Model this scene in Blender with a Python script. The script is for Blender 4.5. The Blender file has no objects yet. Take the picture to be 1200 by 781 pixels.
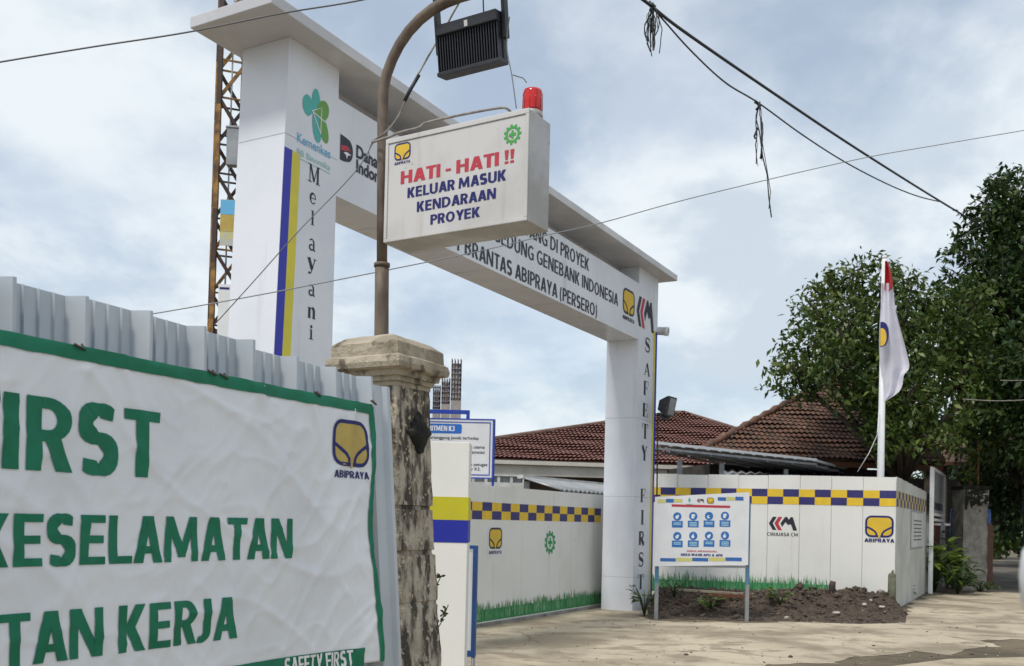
import bpy, bmesh, math, random
import numpy as np
from mathutils import Vector as V, Matrix, noise as mnoise
R = math.radians
random.seed(7); rng = np.random.default_rng(11)
SC = bpy.context.scene
COL = SC.collection
UP = V((0, 0, 1))

# ------------------------------------------------------------------ camera
EYE = V((0, 0, 1.6)); F = 1140.0; PIT = 0.0143; ROL = 0.023; CX, CY = 600.0, 594.6
fwd = V((0, math.cos(PIT), math.sin(PIT))); up0 = V((0, -math.sin(PIT), math.cos(PIT))); rt0 = V((1, 0, 0))
RT = rt0 * math.cos(ROL) + up0 * math.sin(ROL)
UPV = up0 * math.cos(ROL) - rt0 * math.sin(ROL)
cam = bpy.data.cameras.new('camera'); camo = bpy.data.objects.new('camera', cam); COL.objects.link(camo)
M = Matrix.Identity(4)
for i in range(3):
    M[i][0] = RT[i]; M[i][1] = UPV[i]; M[i][2] = -fwd[i]; M[i][3] = EYE[i]
camo.matrix_world = M
cam.sensor_fit = 'HORIZONTAL'; cam.sensor_width = 36.0; cam.lens = F / 1200 * 36
cam.shift_x = 0.0; cam.shift_y = (CY - 390.5) / 1200
cam.clip_start = 0.05; cam.clip_end = 2000
cam.dof.use_dof = True; cam.dof.focus_distance = 6.5; cam.dof.aperture_fstop = 5.6
SC.camera = camo

# ------------------------------------------------------------------ sky and sun
SUN_EL, SUN_AZ = R(58), R(218)          # azimuth clockwise from +Y: behind the viewer, to the left
w = bpy.data.worlds.new('World'); SC.world = w; w.use_nodes = True
nt = w.node_tree; nt.nodes.clear()
def wn(t, **k):
    n = nt.nodes.new(t)
    for a, b in k.items(): setattr(n, a, b)
    return n
L = nt.links.new
out = wn('ShaderNodeOutputWorld'); bg = wn('ShaderNodeBackground'); bg.inputs[1].default_value = 0.1
sky = wn('ShaderNodeTexSky', sky_type='NISHITA', sun_disc=False, sun_elevation=SUN_EL, sun_rotation=SUN_AZ,
         air_density=1.0, dust_density=1.5, ozone_density=1.0)
tc = wn('ShaderNodeTexCoord'); sep = wn('ShaderNodeSeparateXYZ'); L(tc.outputs['Generated'], sep.inputs[0])
mx = wn('ShaderNodeMath', operation='MAXIMUM'); L(sep.outputs[2], mx.inputs[0]); mx.inputs[1].default_value = 0.0
ad = wn('ShaderNodeMath', operation='ADD'); L(mx.outputs[0], ad.inputs[0]); ad.inputs[1].default_value = 0.42
dx = wn('ShaderNodeMath', operation='DIVIDE'); L(sep.outputs[0], dx.inputs[0]); L(ad.outputs[0], dx.inputs[1])
dy = wn('ShaderNodeMath', operation='DIVIDE'); L(sep.outputs[1], dy.inputs[0]); L(ad.outputs[0], dy.inputs[1])
cb = wn('ShaderNodeCombineXYZ'); L(dx.outputs[0], cb.inputs[0]); L(dy.outputs[0], cb.inputs[1])
def cloudnoise(scale, det, off, dist=0.2, rough=.55):
    mp = wn('ShaderNodeMapping'); mp.inputs['Location'].default_value = off
    L(cb.outputs[0], mp.inputs[0])
    n = wn('ShaderNodeTexNoise'); n.inputs['Scale'].default_value = scale; n.inputs['Detail'].default_value = det
    n.inputs['Roughness'].default_value = rough; n.inputs['Distortion'].default_value = dist
    L(mp.outputs[0], n.inputs['Vector']); return n.outputs['Fac']
def ramp(src, p0, p1, c0, c1):
    r = wn('ShaderNodeValToRGB'); r.color_ramp.interpolation = 'EASE'
    r.color_ramp.elements[0].position = p0; r.color_ramp.elements[1].position = p1
    r.color_ramp.elements[0].color = (*c0, 1); r.color_ramp.elements[1].color = (*c1, 1)
    L(src, r.inputs[0]); return r.outputs[0]
cover = ramp(cloudnoise(2.1, 10, (3.1, 1.7, 0), .15, .56), .38, .58, (.52,)*3, (.97,)*3)
shade = ramp(cloudnoise(3.4, 10, (7.4, 2.2, 3), .15, .58), .40, .58, (0,)*3, (1,)*3)
mixc = wn('ShaderNodeMixRGB'); L(shade, mixc.inputs[0])
mixc.inputs[1].default_value = (4.35, 4.95, 5.55, 1); mixc.inputs[2].default_value = (5.85, 6.3, 6.6, 1)
mixs = wn('ShaderNodeMixRGB'); L(cover, mixs.inputs[0]); L(sky.outputs[0], mixs.inputs[1]); L(mixc.outputs[0], mixs.inputs[2])
L(mixs.outputs[0], bg.inputs[0]); L(bg.outputs[0], out.inputs[0])
sl = bpy.data.lights.new('sun', 'SUN'); sl.energy = 1.9; sl.angle = R(11); sl.color = (1, .96, .90)
so = bpy.data.objects.new('sun', sl); COL.objects.link(so)
sd = V((math.sin(SUN_AZ) * math.cos(SUN_EL), math.cos(SUN_AZ) * math.cos(SUN_EL), math.sin(SUN_EL)))
so.rotation_euler = (-sd).to_track_quat('-Z', 'Y').to_euler(); so.location = sd * 60
vs = SC.view_settings; vs.view_transform = 'Standard'; vs.look = 'None'; vs.gamma = 1.0; vs.exposure = 0.57; vs.use_curve_mapping = False
SC.cycles.max_bounces = 6; SC.cycles.use_denoising = True

# ------------------------------------------------------------------ geometry helpers
def ray(px, py):
    ix, iy = px - CX, py - CY
    return (fwd + RT * (ix / F) - UPV * (iy / F))
def at(px, py, Y):                       # world point seen at (px,py) at distance Y in front
    d = ray(px, py); return EYE + d * (Y / d.y)
def gz(px, py, z=0.0):                   # world point at height z
    d = ray(px, py); return EYE + d * ((z - 1.6) / d.z)
def proj(P):
    q = P - EYE; d = q.dot(fwd); return (CX + q.dot(RT) / d * F, CY - q.dot(UPV) / d * F)
def along(P, dirv, px):                  # point P+t*dir that projects on column px
    t = 0.0
    for _ in range(30):
        a = proj(P + dirv * t)[0]; b = proj(P + dirv * (t + 1e-4))[0]
        t += (px - a) / ((b - a) / 1e-4)
    return P + dirv * t
class Fr:
    def __init__(s, O, X, Y): s.O, s.X, s.Y = O, X.normalized(), Y.normalized(); s.N = s.X.cross(s.Y).normalized()
    def p(s, a, b, c=0.0): return s.O + s.X * a + s.Y * b + s.N * c
    def px(s, px, py, c=0.0):
        d = ray(px, py)
        for _ in range(8 if callable(c) else 1):
            cc = c(*s._l) if callable(c) and hasattr(s, '_l') else (0 if callable(c) else c)
            t = (cc - (EYE - s.O).dot(s.N)) / d.dot(s.N); q = EYE + d * t - s.O
            s._l = (q.dot(s.X), q.dot(s.Y))
        return s._l
def sstep(a, b, x):
    t = min(1, max(0, (x - a) / (b - a))); return t * t * (3 - 2 * t)

class MB:
    def __init__(s): s.v, s.f, s.m, s.sm = [], [], [], []
    def add(s, vs, fs, mi=0, smooth=False):
        o = len(s.v); s.v += [V(q) for q in vs]
        for f in fs: s.f.append([i + o for i in f]); s.m.append(mi); s.sm.append(smooth)
        return s
    def box(s, o, a, b, c, mi=0):
        o = V(o); P = [o, o + a, o + a + b, o + b]; P += [q + c for q in P]
        return s.add(P, [(3, 2, 1, 0), (4, 5, 6, 7), (0, 1, 5, 4), (1, 2, 6, 5), (2, 3, 7, 6), (3, 0, 4, 7)], mi)
    def fbox(s, fr, a0, a1, b0, b1, c0, c1, mi=0):
        return s.box(fr.p(a0, b0, c0), fr.X * (a1 - a0), fr.Y * (b1 - b0), fr.N * (c1 - c0), mi)
    def cbox(s, c, sx, sy, sz, rz=0, mi=0):
        X = V((math.cos(rz), math.sin(rz), 0)); Y = V((-math.sin(rz), math.cos(rz), 0))
        return s.box(V(c) - X * sx / 2 - Y * sy / 2 - UP * sz / 2, X * sx, Y * sy, UP * sz, mi)
    def bar(s, A, B, wd, th=None, mi=0, ref=UP):
        A, B = V(A), V(B); th = th or wd; d = (B - A).normalized()
        if abs(d.dot(ref)) > .95: ref = V((1, 0, 0))
        x = d.cross(ref).normalized(); y = x.cross(d).normalized()
        return s.box(A - x * wd / 2 - y * th / 2, x * wd, y * th, B - A, mi)
    def tube(s, path, r, n=8, mi=0):
        path = [V(p) for p in path]; k = len(path); vs, fs = [], []; pr = None
        for i, p in enumerate(path):
            d = (path[min(i + 1, k - 1)] - path[max(i - 1, 0)]).normalized()
            ref = pr if pr is not None else (V((1, 0, 0)) if abs(d.x) < .8 else V((0, 1, 0)))
            x = (ref - d * ref.dot(d)).normalized(); y = d.cross(x); pr = x
            rr = r[i] if isinstance(r, (list, tuple)) else r
            for j in range(n):
                t = 2 * math.pi * j / n; vs.append(p + x * (rr * math.cos(t)) + y * (rr * math.sin(t)))
        for i in range(k - 1):
            for j in range(n):
                j2 = (j + 1) % n; fs.append((i * n + j, i * n + j2, (i + 1) * n + j2, (i + 1) * n + j))
        s.add(vs, fs, mi, True); o = len(s.v) - len(vs)
        s.f.append([o + j for j in range(n)][::-1]); s.f.append([o + (k - 1) * n + j for j in range(n)])
        s.m += [mi, mi]; s.sm += [False, False]
        return s
    def lathe(s, c, prof, n=20, axis=UP, mi=0):
        axis = V(axis).normalized(); x = axis.orthogonal().normalized(); y = axis.cross(x); c = V(c); vs, fs = [], []
        for r, h in prof:
            for j in range(n):
                t = 2 * math.pi * j / n; vs.append(c + axis * h + x * (r * math.cos(t)) + y * (r * math.sin(t)))
        for i in range(len(prof) - 1):
            for j in range(n):
                j2 = (j + 1) % n; fs.append((i * n + j, i * n + j2, (i + 1) * n + j2, (i + 1) * n + j))
        fs.append(tuple(range(n))[::-1]); fs.append(tuple((len(prof) - 1) * n + j for j in range(n)))
        return s.add(vs, fs, mi, True)
    def prism(s, pts, ext, mi=0):
        n = len(pts); pts = [V(p) for p in pts]; e = V(ext)
        fs = [tuple(range(n))[::-1], tuple(range(n, 2 * n))] + [(i, (i + 1) % n, n + (i + 1) % n, n + i) for i in range(n)]
        return s.add(pts + [p + e for p in pts], fs, mi)
    # flat printed shapes on a frame
    def flat(s, fr, pts, c=.003, mi=0): return s.add([fr.p(a, b, c) for a, b in pts], [tuple(range(len(pts)))], mi)
    def rect(s, fr, a0, b0, a1, b1, c=.003, mi=0): return s.flat(fr, [(a0, b0), (a1, b0), (a1, b1), (a0, b1)], c, mi)
    def stroke(s, fr, pts, wd, c=.003, mi=0, closed=False, warp=None):
        n = len(pts); vs = []
        for i, (a, b) in enumerate(pts):
            i0, i1 = ((i - 1) % n, (i + 1) % n) if closed else (max(i - 1, 0), min(i + 1, n - 1))
            dx, dy = pts[i1][0] - pts[i0][0], pts[i1][1] - pts[i0][1]; l = math.hypot(dx, dy) or 1
            ww = (wd[i] if isinstance(wd, (list, tuple)) else wd) / 2; nx, ny = -dy / l * ww, dx / l * ww
            vs += [fr.p(a + nx, b + ny, c), fr.p(a - nx, b - ny, c)]
        fs = [(2 * i, 2 * i + 1, 2 * ((i + 1) % n) + 1, 2 * ((i + 1) % n)) for i in range(n if closed else n - 1)]
        return s.add(vs, fs, mi)
    def text(s, fr, body, a0, b0, wd, h, c=.003, bold=0.0, mi=0):
        vs, fs, w0, cap, x0 = text2d(body, bold)
        return s.add([fr.p(a0 + (x - x0) / w0 * wd, b0 + y / cap * h, c + dz) for x, y, dz in vs], fs, mi)
    def build(s, name, mats, parent=None, bev=0, fix=True, smooth=False):
        if not isinstance(mats, (list, tuple)): mats = [mats]
        o = V(parent.matrix_world.translation) if parent else None
        if o is None:
            lo = [min(q[i] for q in s.v) for i in range(3)]; hi = [max(q[i] for q in s.v) for i in range(3)]
            o = V(((lo[0] + hi[0]) / 2, (lo[1] + hi[1]) / 2, lo[2]))
        me = bpy.data.meshes.new(name); me.from_pydata([tuple(q - o) for q in s.v], [], s.f)
        for m in mats: me.materials.append(m)
        me.polygons.foreach_set('material_index', s.m); me.polygons.foreach_set('use_smooth', [smooth or q for q in s.sm])
        if fix:
            bm = bmesh.new(); bm.from_mesh(me); bmesh.ops.recalc_face_normals(bm, faces=bm.faces); bm.to_mesh(me); bm.free()
        me.update()
        ob = bpy.data.objects.new(name, me); COL.objects.link(ob)
        if parent: ob.parent = parent
        else: ob.location = o; ob.matrix_world = Matrix.Translation(o)
        if bev:
            b = ob.modifiers.new('bevel', 'BEVEL'); b.width = bev; b.segments = 2; b.limit_method = 'ANGLE'; b.angle_limit = R(50)
        return ob
_tc = {}
def ell(cx, cy, rx, ry, a0, a1, n=12): return [(cx + rx * math.cos(R(a0 + (a1 - a0) * i / n)), cy + ry * math.sin(R(a0 + (a1 - a0) * i / n))) for i in range(n + 1)]
def glyph(ch, s, t):
    """sans capital of height 1 as a list of polygons; s = stem width, t = bar height"""
    P = []; r = lambda x0, y0, x1, y1: P.append([(x0, y0), (x1, y0), (x1, y1), (x0, y1)])
    def g(x0, y0, x1, y1, wx): P.append([(x0 - wx / 2, y0), (x0 + wx / 2, y0), (x1 + wx / 2, y1), (x1 - wx / 2, y1)])
    def band(cx, cy, rx, ry, a0, a1, n=12, sx=None, ty=None):
        o = ell(cx, cy, rx, ry, a0, a1, n); i_ = ell(cx, cy, rx - (sx or s), ry - (ty or t), a0, a1, n)
        for k in range(n): P.append([o[k], o[k + 1], i_[k + 1], i_[k]])
    d = s * 1.08
    if ch == 'A': W_ = .48 + s; g(d / 2, 0, W_ / 2 - .02, 1, d); g(W_ - d / 2, 0, W_ / 2 + .02, 1, d); r(W_ * .28, .2, W_ * .72, .2 + t)
    elif ch == 'B': W_ = .40 + s; r(0, 0, s, 1); band(W_ - .3, .735, .27, .265, -90, 90); band(W_ - .31, .28, .31, .28, -90, 90); r(s, 1 - t, W_ - .3, 1); r(s, .47, W_ - .3, .47 + t); r(s, 0, W_ - .31, t)
    elif ch == 'C': W_ = .43 + s; band(W_ * .62, .5, W_ * .62, .51, 52, 308, 16)
    elif ch == 'D': W_ = .5 + s; r(0, 0, s, 1); band(W_ - .42, .5, .42, .5, -90, 90, 14); r(s, 1 - t, W_ - .42, 1); r(s, 0, W_ - .42, t)
    elif ch in 'EF':
        W_ = .33 + s; r(0, 0, s, 1); r(s, 1 - t, W_, 1); r(s, .43, W_ - .03, .43 + t)
        if ch == 'E': r(s, 0, W_, t)
    elif ch == 'G': W_ = .5 + s; band(W_ * .56, .5, W_ * .56, .51, 48, 318, 18); r(W_ - s, .06, W_, .52); r(W_ * .55, .52 - t * .9, W_ - s, .52)
    elif ch == 'H': W_ = .46 + s; r(0, 0, s, 1); r(W_ - s, 0, W_, 1); r(s, .44, W_ - s, .44 + t)
    elif ch == 'I': W_ = s; r(0, 0, s, 1)
    elif ch == 'J': W_ = .20 + s; r(W_ - s, .24, W_, 1); band(W_ - .27, .25, .27, .26, -110, 0, 8)
    elif ch == 'K': W_ = .42 + s; r(0, 0, s, 1); g(s * 1.25, .44, W_ - d * .6, 1, d * 1.1); g(W_ - d * .52, 0, s * 1.3, .57, d * 1.15)
    elif ch == 'L': W_ = .32 + s; r(0, 0, s, 1); r(s, 0, W_, t)
    elif ch == 'M': W_ = .68 + s; g(s * .47, 0, s * .62 + .02, 1, s * .9); g(W_ - s * .47, 0, W_ - s * .62 - .02, 1, s * .9); g(W_ / 2, .16, s * .75, 1, s * 1.0); g(W_ / 2, .16, W_ - s * .75, 1, s * 1.0); r(W_ / 2 - s * .5, .10, W_ / 2 + s * .5, .17)
    elif ch == 'N': W_ = .48 + s; r(0, 0, s * .92, 1); r(W_ - s * .92, 0, W_, 1); g(W_ - s * .6, 0, s * .6, 1, s * 1.1)
    elif ch == 'O': W_ = .54 + s; band(W_ / 2, .5, W_ / 2, .51, 0, 360, 26)
    elif ch in 'PR':
        W_ = .38 + s; r(0, 0, s, 1); c = .70; ry = .30; band(W_ - .3, c, .3, ry, -90, 90); r(s, 1 - t, W_ - .3, 1); r(s, c - ry, W_ - .3, c - ry + t)
        if ch == 'R': g(W_ - d * .45, 0, s + .13, .46, d * 1.08)
    elif ch == 'S':
        W_ = .36 + s; r1, r2 = (.50 - t / 2) / 2, (.52 - t / 2) / 2; pts = ell(W_ * .5, .51 + r1, W_ * .5 - s / 2, r1, 44, 268, 14) + ell(W_ * .5, .51 - r2, W_ * .51 - s / 2, r2, 84, -134, 14); n = len(pts); L_, R_ = [], []
        for i, (x, y) in enumerate(pts):
            a, b = pts[max(i - 1, 0)], pts[min(i + 1, n - 1)]; dx, dy = b[0] - a[0], b[1] - a[1]; l = math.hypot(dx, dy) or 1
            w_ = (t * abs(dx / l) + s * abs(dy / l)) / 2; L_.append((x - dy / l * w_, y + dx / l * w_)); R_.append((x + dy / l * w_, y - dx / l * w_))
        L_[0] = (R_[0][0] - .01, L_[0][1]); R_[-1] = (L_[-1][0] + .01, R_[-1][1])
        for i in range(n - 1): P.append([L_[i], R_[i], R_[i + 1], L_[i + 1]])
    elif ch == 'T': W_ = .36 + s; r(0, 1 - t, W_, 1); r(W_ / 2 - s / 2, 0, W_ / 2 + s / 2, 1 - t)
    elif ch == 'U': W_ = .46 + s; r(0, .3, s, 1); r(W_ - s, .3, W_, 1); band(W_ / 2, .30, W_ / 2, .315, 180, 360)
    elif ch == 'W': W_ = .72 + s; q = W_ / 4; g(q, 0, d * .5, 1, d); g(q, 0, 2 * q, 1, d * .9); g(3 * q, 0, 2 * q, 1, d * .9); g(3 * q, 0, W_ - d * .5, 1, d)
    elif ch == 'Y': W_ = .46 + s; r(W_ / 2 - s / 2, 0, W_ / 2 + s / 2, .42); g(W_ / 2, .38, d * .52, 1, d); g(W_ / 2, .38, W_ - d * .52, 1, d)
    elif ch == '!': W_ = s; P.append([(s * .2, .3), (s * .8, .3), (s, 1), (0, 1)]); r(s * .05, 0, s * .95, .18)
    elif ch == '-': W_ = .3; r(0, .32, .3, .32 + t)
    elif ch in '()':
        W_ = .12 + s * .8; o = ell(.0, .42, W_, .68, -58, 58, 10); i_ = ell(-s * .75, .42, W_, .62, -52, 52, 10); f = (lambda p: (p[0], p[1])) if ch == ')' else (lambda p: (W_ - p[0], p[1]))
        for k in range(10): P.append([f(o[k]), f(o[k + 1]), f(i_[k + 1]), f(i_[k])])
    elif ch == '&': W_ = .5 + s; band(.26 + s * .3, .74, .15 + s * .5, .26, 0, 360, 14); band(.24 + s * .3, .26, .2 + s * .5, .27, 40, 330, 14); g(W_ - d * .5, 0, .16, .66, d)
    elif ch == '3': W_ = .34 + s; band(.14 + s * .3, .735, .2 + s * .6, .27, -90, 140, 10); band(.12 + s * .3, .27, .24 + s * .6, .28, -145, 90, 10)
    elif ch == ' ': W_ = .22
    else: return None
    return W_, P
def caps2d(body, bold):
    s = .125 + bold * 2.6; t = s * .84; x = 0; vs, fs = [], []; k = 0
    for ch in body:
        q = glyph(ch, s, t)
        if ch == 'J': x -= .09
        if q is None: return None
        for pl in q[1]:
            o = len(vs); k += 1; vs += [(a + x, b, .00012 * (k % 7)) for a, b in pl]; fs.append(tuple(range(o, o + len(pl))))
        x += q[0] + (.12 if ch != ' ' else .05) - .55 * max(0, s - .13) - (.05 if ch in 'ATLYFP' else 0)
    return vs, fs, max(v[0] for v in vs) - min(v[0] for v in vs), 1.0, min(v[0] for v in vs)
def text2d(body, bold=0.0):
    k = (body, bold)
    if k in _tc: return _tc[k]
    q = caps2d(body, bold)
    if q: _tc[k] = q; return q
    def conv(t):
        cu = bpy.data.curves.new('t', 'FONT'); cu.body = t; cu.offset = bold; cu.resolution_u = 4
        ob = bpy.data.objects.new('t', cu); COL.objects.link(ob)
        dg = bpy.context.evaluated_depsgraph_get(); me = bpy.data.meshes.new_from_object(ob.evaluated_get(dg))
        vs = [(q.co.x, q.co.y, 0) for q in me.vertices]; fs = [tuple(p.vertices) for p in me.polygons]
        bpy.data.objects.remove(ob); bpy.data.curves.remove(cu); bpy.data.meshes.remove(me); return vs, fs
    vs, fs = conv(body); hv, _ = conv('H'); cap = max(q[1] for q in hv)
    x0 = min(q[0] for q in vs); x1 = max(q[0] for q in vs)
    _tc[k] = (vs, fs, x1 - x0, cap, x0); return _tc[k]
def tag(o, label=None, cat=None, group=None, kind=None):
    if label: o['label'] = label
    if cat: o['category'] = cat
    if group: o['group'] = group
    if kind: o['kind'] = kind
    return o
def thing(name, loc, label, cat, group=None):
    o = bpy.data.objects.new(name, None); COL.objects.link(o); o.location = loc
    o.matrix_world = Matrix.Translation(V(loc)); o.empty_display_size = .2
    return tag(o, label, cat, group)

# ------------------------------------------------------------------ materials
def mat(name, col, rough=.6, col2=None, scale=4.0, lo=.35, hi=.65, bump=0.0, bscale=None, metal=0.0, stretch=(1, 1, 1),
        streak=None, spec=.5, detail=6, trans=0.0, spots=None):
    m = bpy.data.materials.new(name); m.use_nodes = True; t = m.node_tree; b = t.nodes['Principled BSDF']
    b.inputs['Roughness'].default_value = rough; b.inputs['Metallic'].default_value = metal
    b.inputs['Specular IOR Level'].default_value = spec
    c = t.nodes.new('ShaderNodeTexCoord'); mp = t.nodes.new('ShaderNodeMapping'); mp.inputs['Scale'].default_value = stretch
    t.links.new(c.outputs['Object'], mp.inputs[0])
    def nz(sc, det=detail, src=mp, ro=.6):
        n = t.nodes.new('ShaderNodeTexNoise'); n.inputs['Scale'].default_value = sc; n.inputs['Detail'].default_value = det
        n.inputs['Roughness'].default_value = ro; t.links.new(src.outputs[0], n.inputs['Vector']); return n.outputs['Fac']
    def rp(s_, a, z):
        r = t.nodes.new('ShaderNodeMapRange'); r.inputs[1].default_value = a; r.inputs[2].default_value = z
        r.interpolation_type = 'SMOOTHSTEP'; t.links.new(s_, r.inputs[0]); return r.outputs[0]
    def mixc(f, c1, c2):
        x = t.nodes.new('ShaderNodeMixRGB'); t.links.new(f, x.inputs[0])
        for i, q in ((1, c1), (2, c2)):
            if isinstance(q, (tuple, list)): x.inputs[i].default_value = (*q[:3], 1)
            else: t.links.new(q, x.inputs[i])
        return x.outputs[0]
    cur = tuple(col)
    if col2 is not None: cur = mixc(rp(nz(scale), lo, hi), col, col2)
    if streak:                                           # vertical run-off stains: (colour, scale, lo, hi)
        mp2 = t.nodes.new('ShaderNodeMapping'); mp2.inputs['Scale'].default_value = (1, 1, streak[4] if len(streak) > 4 else .07)
        t.links.new(c.outputs['Object'], mp2.inputs[0])
        cur = mixc(rp(nz(streak[1], 5, mp2), streak[2], streak[3]), cur, streak[0])
    if spots: cur = mixc(rp(nz(spots[1], 4), spots[2], spots[3]), cur, spots[0])
    if isinstance(cur, tuple): b.inputs['Base Color'].default_value = (*cur, 1)
    else: t.links.new(cur, b.inputs['Base Color'])
    if bump:
        bp = t.nodes.new('ShaderNodeBump'); bp.inputs['Strength'].default_value = min(1, bump); bp.inputs['Distance'].default_value = .02
        t.links.new(nz(bscale or scale * 4, 6), bp.inputs['Height']); t.links.new(bp.outputs[0], b.inputs['Normal'])
    if trans:
        o = t.nodes['Material Output']; tr = t.nodes.new('ShaderNodeBsdfTranslucent'); ms = t.nodes.new('ShaderNodeMixShader')
        ms.inputs[0].default_value = trans
        if isinstance(cur, tuple): tr.inputs[0].default_value = (*cur, 1)
        else: t.links.new(cur, tr.inputs[0])
        t.links.new(b.outputs[0], ms.inputs[1]); t.links.new(tr.outputs[0], ms.inputs[2]); t.links.new(ms.outputs[0], o.inputs[0])
    return m
m_gate = mat('white_cladding', (.66, .68, .74), .30, (.72, .74, .79), 1.2, bump=.10, bscale=1.3, streak=((.50, .51, .54), 4, .55, .85))
m_gateroof = mat('roof_cladding', (.5, .5, .52), .35, (.62, .62, .63), .9, .4, .6)
m_seam = mat('panel_seam', (.42, .43, .48), .5)
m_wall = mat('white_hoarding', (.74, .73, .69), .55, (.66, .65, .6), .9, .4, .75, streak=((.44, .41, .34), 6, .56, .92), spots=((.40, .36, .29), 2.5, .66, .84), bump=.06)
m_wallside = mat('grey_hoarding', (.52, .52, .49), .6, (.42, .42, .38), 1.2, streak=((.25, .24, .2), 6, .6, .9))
m_fence = mat('galvanised_sheet', (.41, .45, .485), .42, (.48, .515, .545), 2.0, metal=.25, streak=((.33, .34, .34), 9, .6, .9), spots=((.2, .17, .14), 9, .78, .84), bump=.03)
m_fabric = mat('vinyl_banner', (.73, .75, .78), .30, (.66, .68, .71), 2.2, .4, .7, spots=((.36, .35, .35), 3.5, .72, .95), bump=.15, bscale=9)
m_green = mat('banner_green', (.008, .145, .075), .5, (.012, .18, .10), 6, bump=.15, bscale=8, spec=.25)
m_navy = mat('navy_ink', (.018, .02, .13), .55, spec=.3)
m_black = mat('black_ink', (.015, .017, .03), .5)
m_yel = mat('yellow_ink', (.72, .46, .03), .5, (.62, .42, .03), 5)
m_yeldull = mat('faded_yellow_ink', (.50, .37, .09), .5, (.42, .3, .06), 8)
m_red = mat('red_ink', (.5, .025, .05), .5, (.42, .03, .05), 6)
m_blue = mat('blue_paint', (.012, .05, .42), .45, (.015, .06, .36), 4)
m_stripeblue = mat('royal_blue_stripe', (.02, .025, .40), .4)
m_stripeyel = mat('yellow_stripe', (.70, .60, .03), .4, (.62, .54, .04), 3)
m_band_yel = mat('olive_yellow_band', (.52, .47, .01), .5, (.48, .43, .02), 3)
m_band_blue = mat('deep_blue_band', (.01, .02, .30), .5)
m_check_blue = mat('navy_check', (.022, .02, .12), .55, (.03, .028, .15), 8)
m_check_yel = mat('amber_check', (.76, .51, .02), .55, (.68, .45, .03), 8)
m_grass_ink = mat('printed_grass', (.02, .17, .045), .6, (.05, .27, .10), 9, .4, .6, stretch=(3, 3, .3))
m_grass_pale = mat('printed_grass_pale', (.22, .42, .22), .6, (.1, .3, .12), 9)
m_k3 = mat('safety_green', (.02, .27, .09), .5)
m_k3b = mat('bright_safety_green', (.05, .32, .06), .5)
m_box = mat('old_sign_enamel', (.56, .55, .54), .5, (.48, .465, .45), 2.5, .4, .7, spots=((.24, .17, .12), 9, .66, .76), streak=((.38, .34, .29), 10, .55, .85))
m_boxside = mat('sign_sheet_metal', (.46, .455, .46), .45, (.33, .31, .29), 3, spots=((.16, .12, .1), 7, .68, .8), metal=.2)
m_rust = mat('rusty_pole', (.17, .13, .095), .65, (.075, .05, .038), 7, .35, .65, bump=.25, bscale=30, spots=((.17, .14, .1), 10, .58, .75), stretch=(1, 1, .35))
m_rustdark = mat('dark_rusty_steel', (.035, .026, .024), .7, (.06, .03, .02), 5, bump=.2)
m_rustorange = mat('orange_rusty_steel', (.34, .18, .04), .7, (.09, .045, .02), 6, bump=.2)
m_dark = mat('dark_cast_metal', (.018, .02, .026), .5, (.03, .032, .04), 6)
m_darkdirt = mat('dusty_dark_metal', (.028, .03, .036), .6, (.05, .05, .055), 10)
m_lensred = mat('red_lens', (.55, .008, .006), .15, (.4, .006, .005), 12, spec=.6)
m_lensred_dark = mat('red_lens_rib', (.25, .004, .004), .25)
m_greymetal = mat('grey_metal', (.32, .33, .34), .45, (.24, .25, .26), 5, metal=.3)
m_whitepaint = mat('white_paint', (.76, .77, .78), .4, (.7, .7, .71), 3)
m_offwhite = mat('weathered_white', (.6, .6, .58), .6, (.45, .45, .43), 4, streak=((.3, .29, .27), 6, .55, .85))
m_stone = mat('weathered_stone', (.45, .40, .32), .9, (.31, .265, .20), 7, .42, .64, bump=1, bscale=30, streak=((.062, .050, .040), 14, .43, .58, .28), spots=((.46, .40, .30), 24, .56, .64))
m_cap = mat('cap_stone', (.42, .365, .275), .9, (.27, .23, .17), 5, .35, .65, bump=.8, bscale=30, spots=((.12, .095, .07), 9, .55, .70))
m_moss = mat('black_moss', (.012, .011, .01), .95, (.05, .042, .03), 14, .45, .7, bump=1, bscale=40)
m_tile = mat('red_roof_tile', (.235, .098, .075), .75, (.15, .068, .055), 5.0, .35, .65, spots=((.34, .17, .12), 9, .62, .7))
m_tileold = mat('brown_roof_tile', (.15, .072, .045), .85, (.07, .042, .03), 3.0, .35, .65, spots=((.27, .15, .10), 5, .62, .72))
m_ridge = mat('ridge_mortar', (.17, .1, .075), .85, (.1, .06, .045), 4)
m_plaster = mat('cream_plaster', (.56, .54, .47), .7, (.48, .46, .4), 1.5, streak=((.3, .28, .24), 4, .6, .9))
m_shadowwall = mat('shade_dark_wall', (.03, .025, .022), .8, (.05, .04, .035), 3)  # shade under roofs and trees is put into this near-black wall colour
m_sheet = mat('zinc_sheet', (.42, .43, .44), .45, (.33, .34, .345), 2, metal=.4)
m_concrete = mat('old_concrete', (.3, .29, .26), .9, (.17, .16, .145), 3, .35, .65, bump=.5, bscale=18, spots=((.06, .06, .055), 4, .6, .72), streak=((.1, .1, .09), 6, .55, .8))
m_block = mat('grey_block', (.26, .26, .25), .9, (.18, .18, .17), 8, bump=.5)
m_wood = mat('red_brown_wood', (.14, .05, .02), .7, (.09, .035, .018), 5, stretch=(6, 6, .6))
m_plank = mat('grey_plank', (.36, .31, .23), .85, (.26, .22, .16), 6)
m_stake = mat('grey_green_stake', (.16, .17, .11), .85, (.1, .1, .07), 10, bump=.4)
m_soil = mat('dark_soil', (.085, .06, .042), .95, (.042, .03, .022), 7, .35, .65, bump=1, bscale=28, spots=((.2, .165, .13), 22, .66, .72))
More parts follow.
